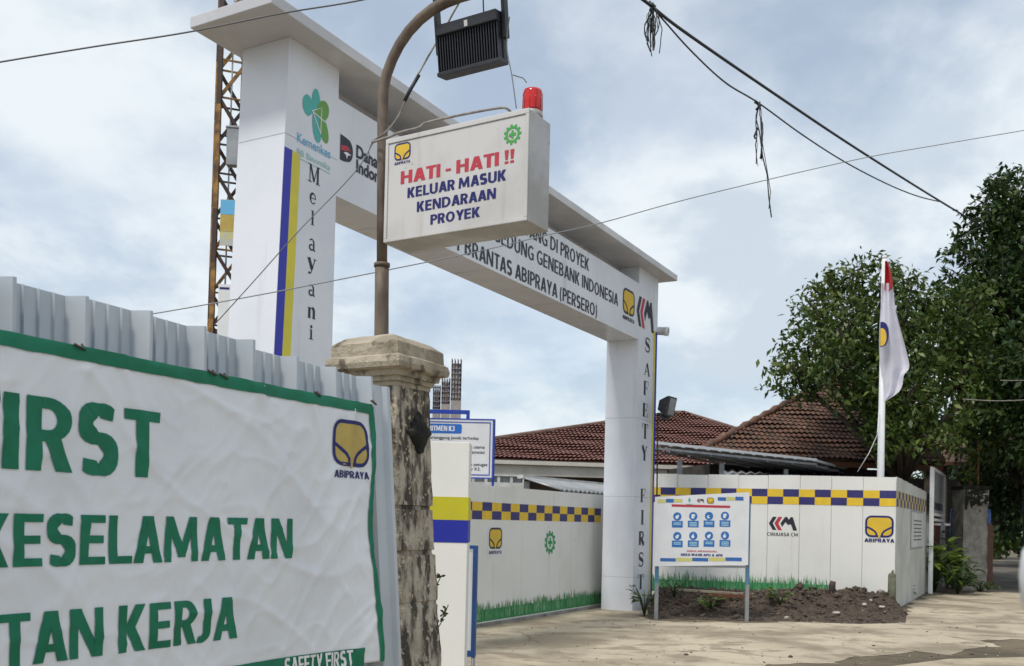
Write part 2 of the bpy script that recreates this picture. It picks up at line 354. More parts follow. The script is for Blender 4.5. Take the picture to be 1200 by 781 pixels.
m_clod = mat('soil_clod', (.11, .08, .058), .95, (.05, .037, .028), 9, bump=.8, spots=((.3, .27, .23), 6, .70, .78))
m_chip = mat('pale_rubble', (.42, .38, .32), .85, (.3, .26, .22), 8)
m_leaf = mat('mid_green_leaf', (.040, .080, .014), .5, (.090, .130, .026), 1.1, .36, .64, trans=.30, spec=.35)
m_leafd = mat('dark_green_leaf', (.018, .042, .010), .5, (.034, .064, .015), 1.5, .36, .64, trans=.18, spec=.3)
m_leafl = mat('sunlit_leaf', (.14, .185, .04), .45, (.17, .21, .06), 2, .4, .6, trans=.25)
m_leafy = mat('yellow_green_leaf', (.16, .22, .03), .5, (.09, .16, .025), 3, .4, .6, trans=.25)
m_lime = mat('lime_leaf', (.26, .34, .06), .45, (.14, .22, .04), 2.5, .4, .6, trans=.25)
m_weed = mat('weed_leaf', (.035, .06, .02), .55, (.07, .1, .03), 6, trans=.2)
m_bark = mat('bark', (.08, .062, .045), .9, (.045, .035, .028), 8, bump=.8, stretch=(1, 1, .3))
m_wire = mat('black_cable', (.012, .012, .014), .5)
m_wiregrey = mat('grey_cable', (.10, .10, .11), .5)
m_wiremid = mat('mid_grey_cable', (.22, .23, .24), .5)
m_wirepale = mat('pale_cable', (.30, .28, .25), .6, (.18, .16, .14), 20)
m_cloth = mat('white_flag_cloth', (.74, .73, .80), .7, (.66, .65, .73), 3, trans=.25)
m_clothred = mat('red_flag_cloth', (.55, .02, .03), .7, (.45, .02, .03), 4, trans=.2)
m_bluetarp = mat('blue_plastic', (.05, .13, .42), .5, (.04, .1, .33), 6)
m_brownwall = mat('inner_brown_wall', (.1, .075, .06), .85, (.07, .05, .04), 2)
m_signblue = mat('pictogram_blue', (.02, .14, .42), .5)
m_pale = mat('pale_blue_ink', (.35, .55, .62), .5)
m_teal = mat('teal_ink', (.07, .42, .38), .5)
m_lgreen = mat('leaf_green_ink', (.13, .33, .06), .5)
m_ltblue = mat('light_blue_ink', (.12, .42, .68), .5)
m_ltgreen = mat('faint_green_ink', (.32, .56, .56), .5)
m_poster = mat('poster_paper', (.45, .47, .45), .6, (.55, .5, .2), 6, .45, .55)
m_glass = mat('dark_glass', (.01, .012, .014), .06, spec=.8)
m_rubber = mat('tyre_rubber', (.015, .015, .016), .8)
m_chrome = mat('lamp_lens', (.6, .6, .62), .1, metal=.6)
m_signwhite = mat('board_white', (.70, .71, .73), .4, (.64, .65, .67), 2)

def ground_mat(name, base, alt, dark, crack=True, scale=.6, stains=True):
    m = bpy.data.materials.new(name); m.use_nodes = True; t = m.node_tree; b = t.nodes['Principled BSDF']
    b.inputs['Roughness'].default_value = .9; b.inputs['Specular IOR Level'].default_value = .25
    g = t.nodes.new('ShaderNodeNewGeometry')
    def nz(sc, det=8, st=(1, 1, 1), dist=0):
        mp = t.nodes.new('ShaderNodeMapping'); mp.inputs['Scale'].default_value = st; t.links.new(g.outputs['Position'], mp.inputs[0])
        n = t.nodes.new('ShaderNodeTexNoise'); n.inputs['Scale'].default_value = sc; n.inputs['Detail'].default_value = det
        n.inputs['Roughness'].default_value = .62; n.inputs['Distortion'].default_value = dist
        t.links.new(mp.outputs[0], n.inputs['Vector']); return n.outputs['Fac']
    def rp(s_, a, z, o0=0, o1=1):
        r = t.nodes.new('ShaderNodeMapRange'); r.inputs[1].default_value = a; r.inputs[2].default_value = z
        r.inputs[3].default_value = o0; r.inputs[4].default_value = o1; t.links.new(s_, r.inputs[0]); return r.outputs[0]
    def mix(f, a, c):
        x = t.nodes.new('ShaderNodeMixRGB'); t.links.new(f, x.inputs[0])
        for i, q in ((1, a), (2, c)):
            if isinstance(q, tuple): x.inputs[i].default_value = (*q, 1)
            else: t.links.new(q, x.inputs[i])
        return x.outputs[0]
    cur = mix(rp(nz(scale), .38, .62), base, alt)
    cur = mix(rp(nz(9, 6), .55, .75), cur, tuple(q * .7 for q in alt))
    if stains:
        cur = mix(rp(nz(.55, 9, (1, 1.1, 1), .25), .47, .60, 0, .85), cur, dark)
        cur = mix(rp(nz(1.7, 8, (.9, 1.25, 1), .2), .52, .61, 0, .8), cur, dark)
    h = nz(20, 8)
    if crack:
        vo = t.nodes.new('ShaderNodeTexVoronoi'); vo.feature = 'DISTANCE_TO_EDGE'; vo.inputs['Scale'].default_value = .42
        ad = t.nodes.new('ShaderNodeMixRGB'); ad.blend_type = 'ADD'; ad.inputs[0].default_value = .5
        n3 = t.nodes.new('ShaderNodeTexNoise'); n3.inputs['Scale'].default_value = 2.2; n3.inputs['Detail'].default_value = 6
        t.links.new(g.outputs['Position'], n3.inputs['Vector']); t.links.new(g.outputs['Position'], ad.inputs[1]); t.links.new(n3.outputs['Color'], ad.inputs[2])
        t.links.new(ad.outputs[0], vo.inputs['Vector'])
        mk = t.nodes.new('ShaderNodeMath'); mk.operation = 'MULTIPLY'; t.links.new(rp(vo.outputs[0], .003, .012, .6, 0), mk.inputs[0]); t.links.new(rp(nz(.35, 3), .44, .56), mk.inputs[1])
        cur = mix(mk.outputs[0], cur, tuple(q * .5 for q in dark))
    t.links.new(cur, b.inputs['Base Color'])
    bp = t.nodes.new('ShaderNodeBump'); bp.inputs['Strength'].default_value = .5; bp.inputs['Distance'].default_value = .03
    t.links.new(h, bp.inputs['Height']); t.links.new(bp.outputs[0], b.inputs['Normal'])
    return m
m_drive = ground_mat('worn_concrete', (.49, .42, .31), (.40, .34, .25), (.225, .185, .13))
m_ground = ground_mat('bare_earth', (.19, .15, .1), (.13, .105, .07), (.08, .065, .045), False, .4)
m_asph = ground_mat('dusty_asphalt', (.29, .24, .17), (.20, .165, .118), (.44, .37, .26), False, 1.3)
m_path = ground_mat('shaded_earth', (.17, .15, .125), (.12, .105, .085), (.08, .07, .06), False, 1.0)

# ------------------------------------------------------------------ ground
def sheet(name, pts, z, m, grid=0):
    mb = MB(); mb.add([(x, y, z) for x, y in pts], [tuple(range(len(pts)))])
    return tag(mb.build(name, m, fix=False), kind='structure')
sheet('ground', [(-400, -60), (500, -60), (500, 700), (-400, 700)], 0, m_ground)
def g2(px, py): q = gz(px, py); return (q.x, q.y)
# worn concrete driveway in front of and through the gate
edge = [g2(765, 728), g2(800, 729), g2(880, 731), g2(960, 728), g2(1020, 724), g2(1058, 722), g2(1066, 712), g2(1066, 704), g2(1080, 700), g2(1110, 697), g2(1160, 694), g2(1230, 696), g2(1330, 699)]
drive = [(-6, 3.4), (-6, 15)] + [g2(470, 738), g2(553, 733), g2(640, 721), g2(702, 710)] + [(2.6, 22), (3.4, 22), (3.1, 18.6)]
drive = drive + [g2(748, 722)] + edge + [(24, 16.5), (16, 14.5)]
for px, py in ((1260, 744), (1200, 751), (1150, 757), (1110, 768), (1060, 765), (1020, 770), (985, 779), (940, 776), (900, 784), (850, 788), (760, 806)): drive.append(g2(px, py))
drive += [(1.5, 6.4), (.5, 4.2), (0, 3.4)]
def jag(pts, amp=.05, step=.25, seed=1):
    o = []
    for p, q in zip(pts, pts[1:] + pts[:1]):
        l = math.hypot(q[0] - p[0], q[1] - p[1]); n = max(1, min(60, int(l / step)))
        for k in range(n):
            t = k / n; x, y = p[0] + (q[0] - p[0]) * t, p[1] + (q[1] - p[1]) * t; v = V((x * 1.3, y * 1.3, seed)); u2 = V((x * 4, y * 4, seed))
            o.append((x + amp * (2.4 * mnoise.noise(v) + mnoise.noise(u2)), y + amp * (2.4 * mnoise.noise(v + V((9, 3, 1))) + mnoise.noise(u2 + V((5, 5, 5))))))
    return o
sheet('driveway', jag(drive, .13, .12), .004, m_drive)
sheet('road', [(-10, -6), (40, -6), (40, 16), (24, 16.5), (16, 15.5), (10, 13.6), (5.5, 12.2), (2.6, 10), (1.6, 6.4), (.5, 4.2), (0, 3.4), (-10, 3.4)], .002, m_asph)
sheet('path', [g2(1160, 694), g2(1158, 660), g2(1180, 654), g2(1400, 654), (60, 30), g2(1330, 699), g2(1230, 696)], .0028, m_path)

# ------------------------------------------------------------------ gate arch
TH = .5019
U = V((math.sin(TH), math.cos(TH), 0)); W = V((-math.cos(TH), math.sin(TH), 0))
Q = V((2.2405, 17.7913, 0)); G = Fr(Q, U, UP)                  # G.N faces the road
w1, GL, GD, GH, ZB, ZT = .993, 8.6644, .6186, 6.3233, 4.9825, 6.0124
gate = thing('gate_arch', Q + U * (-GL / 2) + W * .3, 'tall white project entrance arch with lettered beam spanning the driveway', 'gate')
def wl(z): return .767 + (6.32 - z) * .034
mb = MB()
a, b = -GL, -GL
P = [G.p(-GL - wl(0), 0, 0), G.p(-GL, 0, 0), G.p(-GL, 0, -GD), G.p(-GL - wl(0), 0, -GD)]
T_ = [G.p(-GL - wl(GH), GH, 0), G.p(-GL, GH, 0), G.p(-GL, GH, -GD), G.p(-GL - wl(GH), GH, -GD)]
mb.add(P + T_, [(0, 1, 5, 4), (1, 2, 6, 5), (2, 3, 7, 6), (3, 0, 4, 7), (0, 3, 2, 1), (4, 5, 6, 7)])
for z in (1.3, 2.75, 5.36):
    mb.fbox(G, -GL - wl(z) - .0015, -GL + .0015, z - .004, z + .004, -GD + .01, .0015, 1)
lp = mb.build('pillar', [m_gate, m_seam], gate)
mb = MB(); mb.fbox(G, 0, w1, 0, GH, -GD, 0)
for z in (.62, 2.1, 3.55):
    mb.fbox(G, -.0015, w1 + .0015, z - .004, z + .004, -GD + .01, .0015, 1)
rp_ = mb.build('pillar', [m_gate, m_seam], gate)
mb = MB(); mb.fbox(G, -GL, 0, ZB, ZT, -.6, -.002)
for k in range(1, 8):
    s = -GL * k / 8; mb.fbox(G, s - .004, s + .004, ZB - .0015, ZB + .02, -.59, -.01, 1)
mb.build('beam', [m_gate, m_seam], gate)
mb = MB(); mb.fbox(G, -GL, 0, ZT, GH, -.6, -.38); mb.build('beam_upstand', m_gateroof, gate)
mb = MB(); mb.fbox(G, -9.99, w1 + .308, GH + .002, GH + .115, -GD - .155, .275); mb.build('roof', m_gateroof, gate, bev=.008)
# stripes
mb = MB()
def lpx(px, py): return G.px(px, py)
zt = lpx(332, 171)[1]
for i, (o0, o1) in enumerate(((0.004, .115), (.115, .235))):
    mb.add([G.p(-GL - wl(.3) + o0, .3, .003), G.p(-GL - wl(.3) + o1, .3, .003), G.p(-GL - wl(zt) + o1, zt, .003), G.p(-GL - wl(zt) + o0, zt, .003)], [(0, 1, 2, 3)], i)
mb.build('stripe', [m_stripeblue, m_stripeyel], gate, fix=False)
mb = MB(); zt = G.px(766, 388)[1]
mb.rect(G, .80, .2, .89, zt, .003, 1); mb.rect(G, .89, .2, w1 - .004, zt, .003, 0)
mb.build('stripe', [m_stripeblue, m_stripeyel], gate, fix=False)

# serif letters drawn as strokes, box is (cx, y0, w, h)
def arc(cx, cy, rx, ry, a0, a1, n=14): return [(cx + rx * math.cos(R(a0 + (a1 - a0) * i / n)), cy + ry * math.sin(R(a0 + (a1 - a0) * i / n))) for i in range(n + 1)]
def serif_letter(mb, fr, ch, cx, y0, wd, h, c=.0035, mi=0):
    T, t = .30, .09        # thick and thin strokes in letter widths
    def S(pts, ws): mb.stroke(fr, [(cx + (x - .5) * wd, y0 + y * h) for x, y in pts], [q * wd for q in ws] if isinstance(ws, list) else ws * wd, c, mi)
    def bar(x0, x1, y, th=.05): mb.rect(fr, cx + (x0 - .5) * wd, y0 + (y - th / 2) * h, cx + (x1 - .5) * wd, y0 + (y + th / 2) * h, c + .0004, mi)
    if ch == 'M':
        S([(.15, 0), (.15, 1)], .07); S([(.85, 0), (.85, 1)], .17); S([(.18, 1), (.52, .08)], .15); S([(.5, .05), (.82, 1)], .06)
        bar(-.02, .3, .02); bar(.68, 1.04, .02); bar(-.02, .26, .98); bar(.75, 1.04, .98)
    elif ch == 'e':
        S(arc(.5, .5, .36, .46, 0, 320, 20), [.1 + .14 * max(0, math.sin(R(i * 16 - 60))) for i in range(21)]); bar(.16, .86, .52, .07)
    elif ch == 'l': S([(.5, 0), (.5, 1)], .3); bar(.15, .85, .015, .03); bar(.2, .5, .98, .03)
    elif ch == 'i':
        S([(.5, 0), (.5, .68)], .34); bar(.1, .9, .02); bar(.15, .5, .66); S(arc(.5, .88, .11, .07, 0, 360, 10), .22)
    elif ch == 'a':
        S(arc(.42, .68, .3, .3, 150, 0, 10) + [(.72, .1), (.9, .02)], [.12] * 8 + [.2] * 5); S(arc(.42, .27, .28, .23, 60, 330, 14), [.09 + .1 * math.sin(R(i * 12)) for i in range(15)])
    elif ch == 'n':
        S([(.2, 0), (.2, .96)], T); S([(.26, .7)] + arc(.52, .68, .27, .27, 140, 0, 8) + [(.79, 0)], [.08] * 5 + [T] * 6); bar(.02, .4, .02); bar(.6, 1, .02); bar(.02, .2, .95)
    elif ch == 'y':
        S([(.15, 1), (.52, .32)], T); S([(.85, 1), (.42, .1), (.25, .03)], .09); S(arc(.22, .07, .06, .04, 0, 360, 8), .1); bar(-.02, .36, .98, .04); bar(.66, 1.02, .98, .04)
    elif ch == 'S':
        S(arc(.5, .74, .32, .23, 40, 230, 12) + arc(.48, .26, .34, .24, 60, -140, 12), [.08 + .17 * math.exp(-((i - 12.5) / 5) ** 2) for i in range(26)])
        S([(.8, .98), (.8, .72)], .06); S([(.17, .3), (.17, .02)], .06)
    elif ch == 'A':
        S([(.12, 0), (.5, 1)], .08); S([(.5, 1), (.86, 0)], .22); bar(.25, .72, .33, .05); bar(-.02, .28, .015, .03); bar(.66, 1.04, .015, .03)
    elif ch in 'FE':
        S([(.25, 0), (.25, 1)], T); bar(.05, .85, .98, .04); bar(.25, .68, .52, .04); S([(.83, 1), (.83, .74)], .06); S([(.66, .64), (.66, .4)], .06)
        if ch == 'E': bar(.05, .9, .02, .04); S([(.88, 0), (.88, .28)], .06)
        else: bar(.05, .5, .015, .03)
    elif ch == 'T': S([(.5, 0), (.5, 1)], T); bar(.02, .98, .98, .04); S([(.05, 1), (.05, .72)], .06); S([(.95, 1), (.95, .72)], .06); bar(.28, .72, .015, .03)
    elif ch == 'Y': S([(.14, 1), (.5, .48)], T); S([(.86, 1), (.52, .48)], .08); S([(.5, 0), (.5, .5)], T); bar(-.02, .32, .985, .03); bar(.7, 1.02, .985, .03); bar(.28, .72, .015, .03)
    elif ch == 'I': S([(.5, 0), (.5, 1)], T * 1.1); bar(.2, .8, .985, .03); bar(.2, .8, .015, .03)
    elif ch == 'R':
        S([(.22, 0), (.22, 1)], T); S([(.25, .97)] + arc(.5, .74, .27, .23, 80, -80, 8) + [(.25, .5)], [.07] + [.1, .12, .17, .2, .2, .2, .17, .12, .1] + [.07]); S([(.45, .5), (.88, .01)], T); bar(.02, .44, .985, .03); bar(.02, .44, .015, .03); bar(.75, 1.05, .015, .03)
mb = MB()
for ch, y1, y0, x, wpx in (('M', 194, 215, 367.5, 12.5), ('e', 226.5, 239.5, 366.5, 8), ('l', 247, 264, 366, 6), ('a', 280.5, 294, 365.5, 8), ('y', 303, 322, 365, 10), ('a', 334, 347, 365, 8), ('n', 360.5, 373.5, 364.8, 8.5), ('i', 381, 398, 364.3, 5.5)):
    a0, b0 = G.px(x - wpx / 2, y0); a1, b1 = G.px(x + wpx / 2, y0); a2, b2 = G.px(x, y1); _, b0 = G.px(x, y0)
    mb = MB(); serif_letter(mb, G, ch, (a0 + a1) / 2, b0, (a1 - a0) * 1.05, b2 - b0); mb.build('letter', m_black, gate, fix=False)
for ch, y1, y0, x in (('S', 396, 413, 758.7), ('A', 426, 440.5, 758), ('F', 447, 463.5, 757), ('E', 473, 489, 756), ('T', 497, 514.5, 755.7), ('Y', 523, 540, 755), ('F', 573, 589, 753.5), ('I', 598, 615, 752.5), ('R', 623, 639, 751.5), ('S', 647.5, 664, 751), ('T', 673.5, 690.5, 750.5)):
    a0, b0 = G.px(x, y0); a2, b2 = G.px(x, y1)
    mb = MB(); serif_letter(mb, G, ch, a0, b0, .30, b2 - b0); mb.build('letter', m_black, gate, fix=False)
# beam lettering: fitted on its visible tail, running on to the left
def tail_text(mb, fr, full, sub, pL, pR, h, c=.0035, bold=.012, mi=0):
    a0, b0 = fr.px(*pL); a1, b1 = fr.px(*pR)
    k = text2d(full, bold)[2] / text2d(sub, bold)[2]; wd = (a1 - a0) * k
    mb.text(fr, full, a1 - wd, (b0 + b1) / 2, wd, h, c, bold, mi)
mb = MB()
mb = MB(); tail_text(mb, G, 'SELAMAT DATANG DI PROYEK', 'NG DI PROYEK', (627.5, 284.5), (690, 316), .205, bold=.010); mb.build('lettering', m_black, gate, fix=False)
mb = MB(); tail_text(mb, G, 'PEMBANGUNAN GEDUNG GENEBANK INDONESIA', 'GENEBANK INDONESIA', (629, 308), (724, 359.5), .205, bold=.010); mb.build('lettering', m_black, gate, fix=False)
mb = MB(); tail_text(mb, G, 'PT BRANTAS ABIPRAYA (PERSERO)', 'BRANTAS ABIPRAYA (PERSERO)', (544.5, 300), (699.5, 370), .205, bold=.010); mb.build('lettering', m_black, gate, fix=False)
# emblems ------------------------------------------------------------
def rrect(cx, cy, w_, h_, r, n=5):
    pts = []
    for sx, sy, a0 in ((1, 1, 0), (-1, 1, 90), (-1, -1, 180), (1, -1, 270)):
        pts += arc(cx + sx * (w_ / 2 - r), cy + sy * (h_ / 2 - r), r, r, a0, a0 + 90, n)
    return pts
def emblem_leaf(mb, fr, cx, cy, w_, h_, c=.003, yel=0, ink=1, cap=None):
    r = .24 * min(w_, h_); t = .075 * w_; e = max(.0006, .0006)
    rx = lambda x: cx + x * w_; ry = lambda y: cy + y * h_
    mb.flat(fr, rrect(cx, cy, w_ * .96, h_ * .96, r), c, yel)
    mb.stroke(fr, rrect(cx, cy, w_ * .94, h_ * .94, r), t, c + e, ink, True)
    for s in (1, -1):
        mb.stroke(fr, [(rx(s * x), ry(y)) for x, y in ((-.47, -.02), (-.38, -.07), (-.26, -.15), (-.16, -.24), (-.105, -.34), (-.095, -.48))], t * .95, c + 2 * e, ink)
    mb.rect(fr, rx(-.035), ry(-.54), rx(.035), ry(-.40), c + 3 * e, yel)
    if cap: mb.text(fr, cap, rx(-.5), ry(-.5) - cap_h(h_), w_, .16 * h_, c, .02, ink)
def cap_h(h_): return .27 * h_
def rect_px(fr, x0, y0, x1, y1, c=0):      # pixel box -> centre and size on a frame
    a0, b0 = fr.px(x0, (y0 + y1) / 2, c); a1, b1 = fr.px(x1, (y0 + y1) / 2, c); xm = (x0 + x1) / 2
    _, t_ = fr.px(xm, y0, c); _, l_ = fr.px(xm, y1, c); return (a0 + a1) / 2, (t_ + l_) / 2, a1 - a0, t_ - l_
def emblem_gear(mb, fr, cx, cy, r, c=.003, mi=0, ex=1.0):
    n = 11; outp, inn = [], []
    for k in range(n):
        for da, rr in ((-.30, .8), (-.2, 1), (.2, 1), (.30, .8)):
            t = 2 * math.pi * (k + da) / n + math.pi / 2; outp.append((cx + ex * rr * r * math.sin(t), cy + rr * r * math.cos(t))); inn.append((cx + ex * .56 * r * math.sin(t), cy + .56 * r * math.cos(t)))
    m_ = len(outp); mb.add([fr.p(a, b, c) for a, b in outp + inn], [(i, (i + 1) % m_, m_ + (i + 1) % m_, m_ + i) for i in range(m_)], mi)
    q, l = .13 * r, .40 * r
    mb.rect(fr, cx - q * ex, cy - l, cx + q * ex, cy + l, c, mi); mb.rect(fr, cx - l * ex, cy - q, cx + l * ex, cy + q, c + .0005, mi)
def emblem_chevrons(mb, fr, cx, cy, w_, h_, c=.003, blk=0, red=1):
    X = lambda x: cx + x * w_; Y = lambda y: cy + y * h_
    def pg(pts, mi, d=0): mb.flat(fr, [(X(x), Y(y)) for x, y in pts], c + d, mi)
    pg([(-.5, 0), (-.36, .5), (-.22, .5), (-.36, 0), (-.22, -.5), (-.36, -.5)], blk)
    pg([(-.3, 0), (-.16, .5), (-.02, .5), (-.16, 0), (-.02, -.5), (-.16, -.5)], red, .0006)
    pg([(-.08, .02), (.08, .5), (.16, .5), (.28, .1), (.2, -.12), (.1, .12), (-.02, -.25)], blk, .0012)
    pg([(.16, .1), (.28, .5), (.36, .5), (.52, -.5), (.38, -.5), (.3, -.05), (.24, -.05)], blk, .0018)
mb = MB(); emblem_leaf(mb, G, *rect_px(G, 730, 340, 743.5, 369), .0035, cap='ABIPRAYA'); mb.build('emblem', [m_yel, m_black], gate, fix=False)
mb = MB(); emblem_chevrons(mb, G, *rect_px(G, 746, 351, 766, 386), .0035); mb.build('emblem', [m_black, m_red], gate, fix=False)
# flower emblem with two rows of small lettering on the left pillar
mb = MB(); cx, cy, w_, h_ = rect_px(G, 354, 108, 384, 159)
def petal(x, y, rx, ry, mi, d=0, rot=0):
    pts = [(rx * math.cos(R(k * 20)), ry * math.sin(R(k * 20))) for k in range(18)]; cr, sr = math.cos(R(rot)), math.sin(R(rot))
    mb.flat(G, [(cx + (x + a * cr - b * sr) * w_, cy + (y + (a * sr + b * cr) * w_ / h_) * h_) for a, b in pts], .0035 + d, mi)
petal(.02, .27, .17, .36, 0); petal(-.3, .1, .2, .27, 0, .0006); petal(.30, .17, .22, .30, 1, .0012, -30); petal(.08, -.27, .18, .42, 0, .0018, 8); petal(.34, -.25, .17, .36, 1, .0024, 22)
mb.flat(G, [(cx - .12 * w_, cy + .03 * h_), (cx + .22 * w_, cy + .2 * h_), (cx + .22 * w_, cy - .08 * h_)], .0066, 1)
mb.stroke(G, [(cx - .14 * w_, cy + .02 * h_), (cx + .24 * w_, cy + .22 * h_), (cx + .22 * w_, cy - .4 * h_)], .012, .0072, 2)
mb.stroke(G, [(cx - .14 * w_, cy + .02 * h_), (cx + .4 * w_, cy - .07 * h_)], .012, .0078, 2); mb.stroke(G, [(cx - .1 * w_, cy), (cx + .22 * w_, cy - .4 * h_)], .012, .0084, 2)
mb.build('emblem', [m_teal, m_lgreen, m_gate], gate, fix=False)
mb = MB(); a0, b0 = G.px(348, 166.5); a1, b1 = G.px(387, 188); bl = G.px(368, 176.5)[1]
mb.text(G, 'Kemenkes', a0, bl, a1 - a0, .095, .0035, .012, 0); mb.build('lettering', [m_ltblue, m_ltgreen], gate, fix=False); mb = MB()
mb.text(G, 'BB Binomika', a0, bl - .125, a1 - a0, .06, .0035, .01, 1); mb.rect(G, a0, bl - .16, a1, bl - .152, .0035, 1)
mb.build('lettering', [m_ltblue, m_ltgreen], gate, fix=False)
mb = MB(); cx, cy, w_, h_ = rect_px(G, 398.5, 161, 413.5, 191)
D_ = [(-.5, .5), (-.2, .48)] + [(.05 + .45 * math.sin(R(a)), .46 * math.cos(R(a))) for a in range(20, 170, 15)] + [(-.2, -.5), (-.5, -.5)]
mb.flat(G, [(cx + x * w_, cy + y * h_) for x, y in D_], .0035, 0)
mb.flat(G, [(cx + x * w_, cy + y * h_) for x, y in ((-.45, .08), (.05, .16), (.42, -.05), (.2, .02), (-.1, -.06), (-.45, -.12))], .0042, 1)
mb.flat(G, [(cx + x * w_, cy + y * h_) for x, y in ((-.25, -.16), (.0, -.08), (.36, -.12), (.1, -.2), (.02, -.36), (-.05, -.22))], .0048, 2)
mb.build('emblem', [m_black, m_red, m_whitepaint], gate, fix=False)
mb2 = MB()
def lead_text(mb, fr, full, sub, pL, pR, h, c=.0035, bold=.012):
    a0, b0 = fr.px(*pL); a1, b1 = fr.px(*pR); k = text2d(full, bold)[2] / text2d(sub, bold)[2]
    mb.text(fr, full, a0, b0, (a1 - a0) * k, h, c, bold)
lead_text(mb2, G, 'Danantara', 'Dana', (417.3, 184), (442.5, 195.5), .135, bold=.03)
mb2.build('lettering', m_black, gate, fix=False); mb2 = MB()
lead_text(mb2, G, 'Indonesia', 'Indon', (417.3, 201), (444, 213.5), .135, bold=.03)
mb2.build('lettering', m_black, gate, fix=False)

# ------------------------------------------------------------------ camera and lamp fixed by the gate
def on_gate_right(px, py, c=0): return at(px, py, Q.y + U.y * w1 + c)
P = on_gate_right(772, 388)
cctv = thing('security_camera', P, 'small white bullet camera sticking out beside the arch beam', 'camera')
mb = MB(); ax = V((.93, -.37, -.12)).normalized(); mb.lathe(P - ax * .06, [(.0, 0), (.075, .002), (.08, .02), (.08, .19), (.088, .19), (.088, .25), (.07, .252)], 16, ax); mb.build('body', m_whitepaint, cctv)
mb = MB(); mb.lathe(P + ax * .185, [(.066, 0), (.066, .008), (.0, .01)], 16, ax); mb.build('lens', m_glass, cctv)
mb = MB(); mb.tube([P - ax * .05, P - ax * .13 + UP * .02], .02, 8); mb.build('bracket', m_whitepaint, cctv)

P0 = at(770.5, 556, 18.2); P1 = at(770.8, 484, 18.2)
fl = thing('floodlight', P0, 'small black floodlight on a thin rod right of the arch leg', 'floodlight')
mb = MB(); mb.tube([P0 - UP * .6, P1], .014, 8); mb.build('rod', m_rustdark, fl)
X = V((.8, -.55, .0)).normalized(); Y = (UP * .97 + X * .2).normalized(); ff = Fr(at(780, 478, 18.2), X.cross(UP) * -1, Y)
mb = MB(); ff2 = Fr(at(781, 477, 18.2), V((.55, .8, 0)), (UP + V((.16, -.1, 0))))
mb.prism([ff2.p(-.16, .2, .06), ff2.p(.16, .2, .06), ff2.p(.16, -.17, .06), ff2.p(-.16, -.17, .06)], ff2.N * .05)
mb.add([ff2.p(-.16, .2, .06), ff2.p(.16, .2, .06), ff2.p(.16, -.17, .06), ff2.p(-.16, -.17, .06), ff2.p(-.09, .1, -.13), ff2.p(.09, .1, -.13), ff2.p(.09, -.08, -.13), ff2.p(-.09, -.08, -.13)],
       [(0, 1, 5, 4), (1, 2, 6, 5), (2, 3, 7, 6), (3, 0, 4, 7), (4, 5, 6, 7)]); mb.build('housing', m_dark, fl, bev=.008)
mb = MB(); mb.rect(ff2, -.13, -.14, .13, .17, .113); mb.build('lens', m_greymetal, fl, fix=False)
mb = MB(); mb.bar(P1 - UP * .02, ff2.p(0, -.2, 0), .06, .05); mb.bar(ff2.p(-.17, -.2, 0), ff2.p(.17, -.2, 0), .05, .07); mb.build('bracket', m_dark, fl)

# ------------------------------------------------------------------ lattice mast behind the arch
def P_at(px, py, Y): return at(px, py, Y)
B0 = at(255, 380, 13.4); side = .34
mast = thing('lattice_mast', (B0.x, B0.y, 0), 'rusty steel lattice mast standing behind the left arch leg', 'mast')
lean = V((.006, 0, 1)).normalized(); rz = .35
cor = [V((math.cos(rz + math.pi / 2 * k + .8), math.sin(rz + math.pi / 2 * k + .8), 0)) * side * .707 for k in range(4)]
base = V((B0.x + .06, B0.y, 0)); HM = 11.5
for k in range(4):
    mb = MB(); n = 16
    for i in range(n):
        z0, z1 = HM * i / n, HM * (i + 1) / n - .003
        mb.bar(base + cor[k] + V((.006 * z0, 0, z0)), base + cor[k] + V((.006 * z1, 0, z1)), .06, .06, 1 if random.random() < .55 else 0)
    mb.build('leg', [m_rustdark, m_rustorange], mast)
mb = MB(); st = .52; n = int(HM / st)
for i in range(n):
    for k in range(4):
        z0, z1 = i * st, (i + 1) * st; A, B = cor[k] + base, cor[(k + 1) % 4] + base
        if (i + k) % 2: A, B = B, A
        mi = 1 if random.random() < .22 else 0
        mb.bar(A + V((.006 * z0, 0, z0)), B + V((.006 * z1, 0, z1)), .042, .042, mi)
        mb.bar(A + V((.006 * z0, 0, z0 + .01)), B + V((.006 * z0, 0, z0 + .01)), .022, .022, mi)
mb.build('brace', [m_rustdark, m_rustorange], mast)
mb = MB(); mb.tube([base + V((0, 0, 0)), base + V((.07, 0, HM))], .012, 6); mb.build('feeder_pipe', m_greymetal, mast)
fm = Fr(at(272, 170, 13.05), V((1, .1, 0)), UP)
mb = MB(); mb.fbox(fm, -.075, .13, -.27, .23, -.12, 0); mb.fbox(fm, -.09, .14, .231, .26, -.13, .01); cab = mb.build('cabinet', m_greymetal, None, bev=.006)
tag(cab, 'grey metal equipment box fixed high on the rusty mast', 'equipment box')
fm = Fr(at(265, 261, 13.05), V((1, .1, 0)), UP)
pos = thing('poster', fm.p(0, -.3), 'blue and yellow poster fixed to the rusty mast', 'poster')
mb = MB(); mb.fbox(fm, -.08, .12, -.31, .31, -.012, 0); mb.build('sheet', m_poster, pos)
mb = MB(); mb.rect(fm, -.078, .11, .118, .305, .002); mb.build('blue_print', m_ltblue, pos, fix=False)
mb = MB(); mb.rect(fm, -.078, -.12, .118, .105, .002); mb.build('yellow_print', m_yeldull, pos, fix=False)
fm = Fr(at(262, 362, 13.05), V((1, .1, 0)), UP)
pp = thing('panel_sign', fm.p(0, -.6), 'white upright panel with a blue bar low on the mast', 'panel')
mb = MB(); mb.fbox(fm, -.075, .085, -.7, .33, -.015, 0); mb.build('sheet', m_whitepaint, pp)
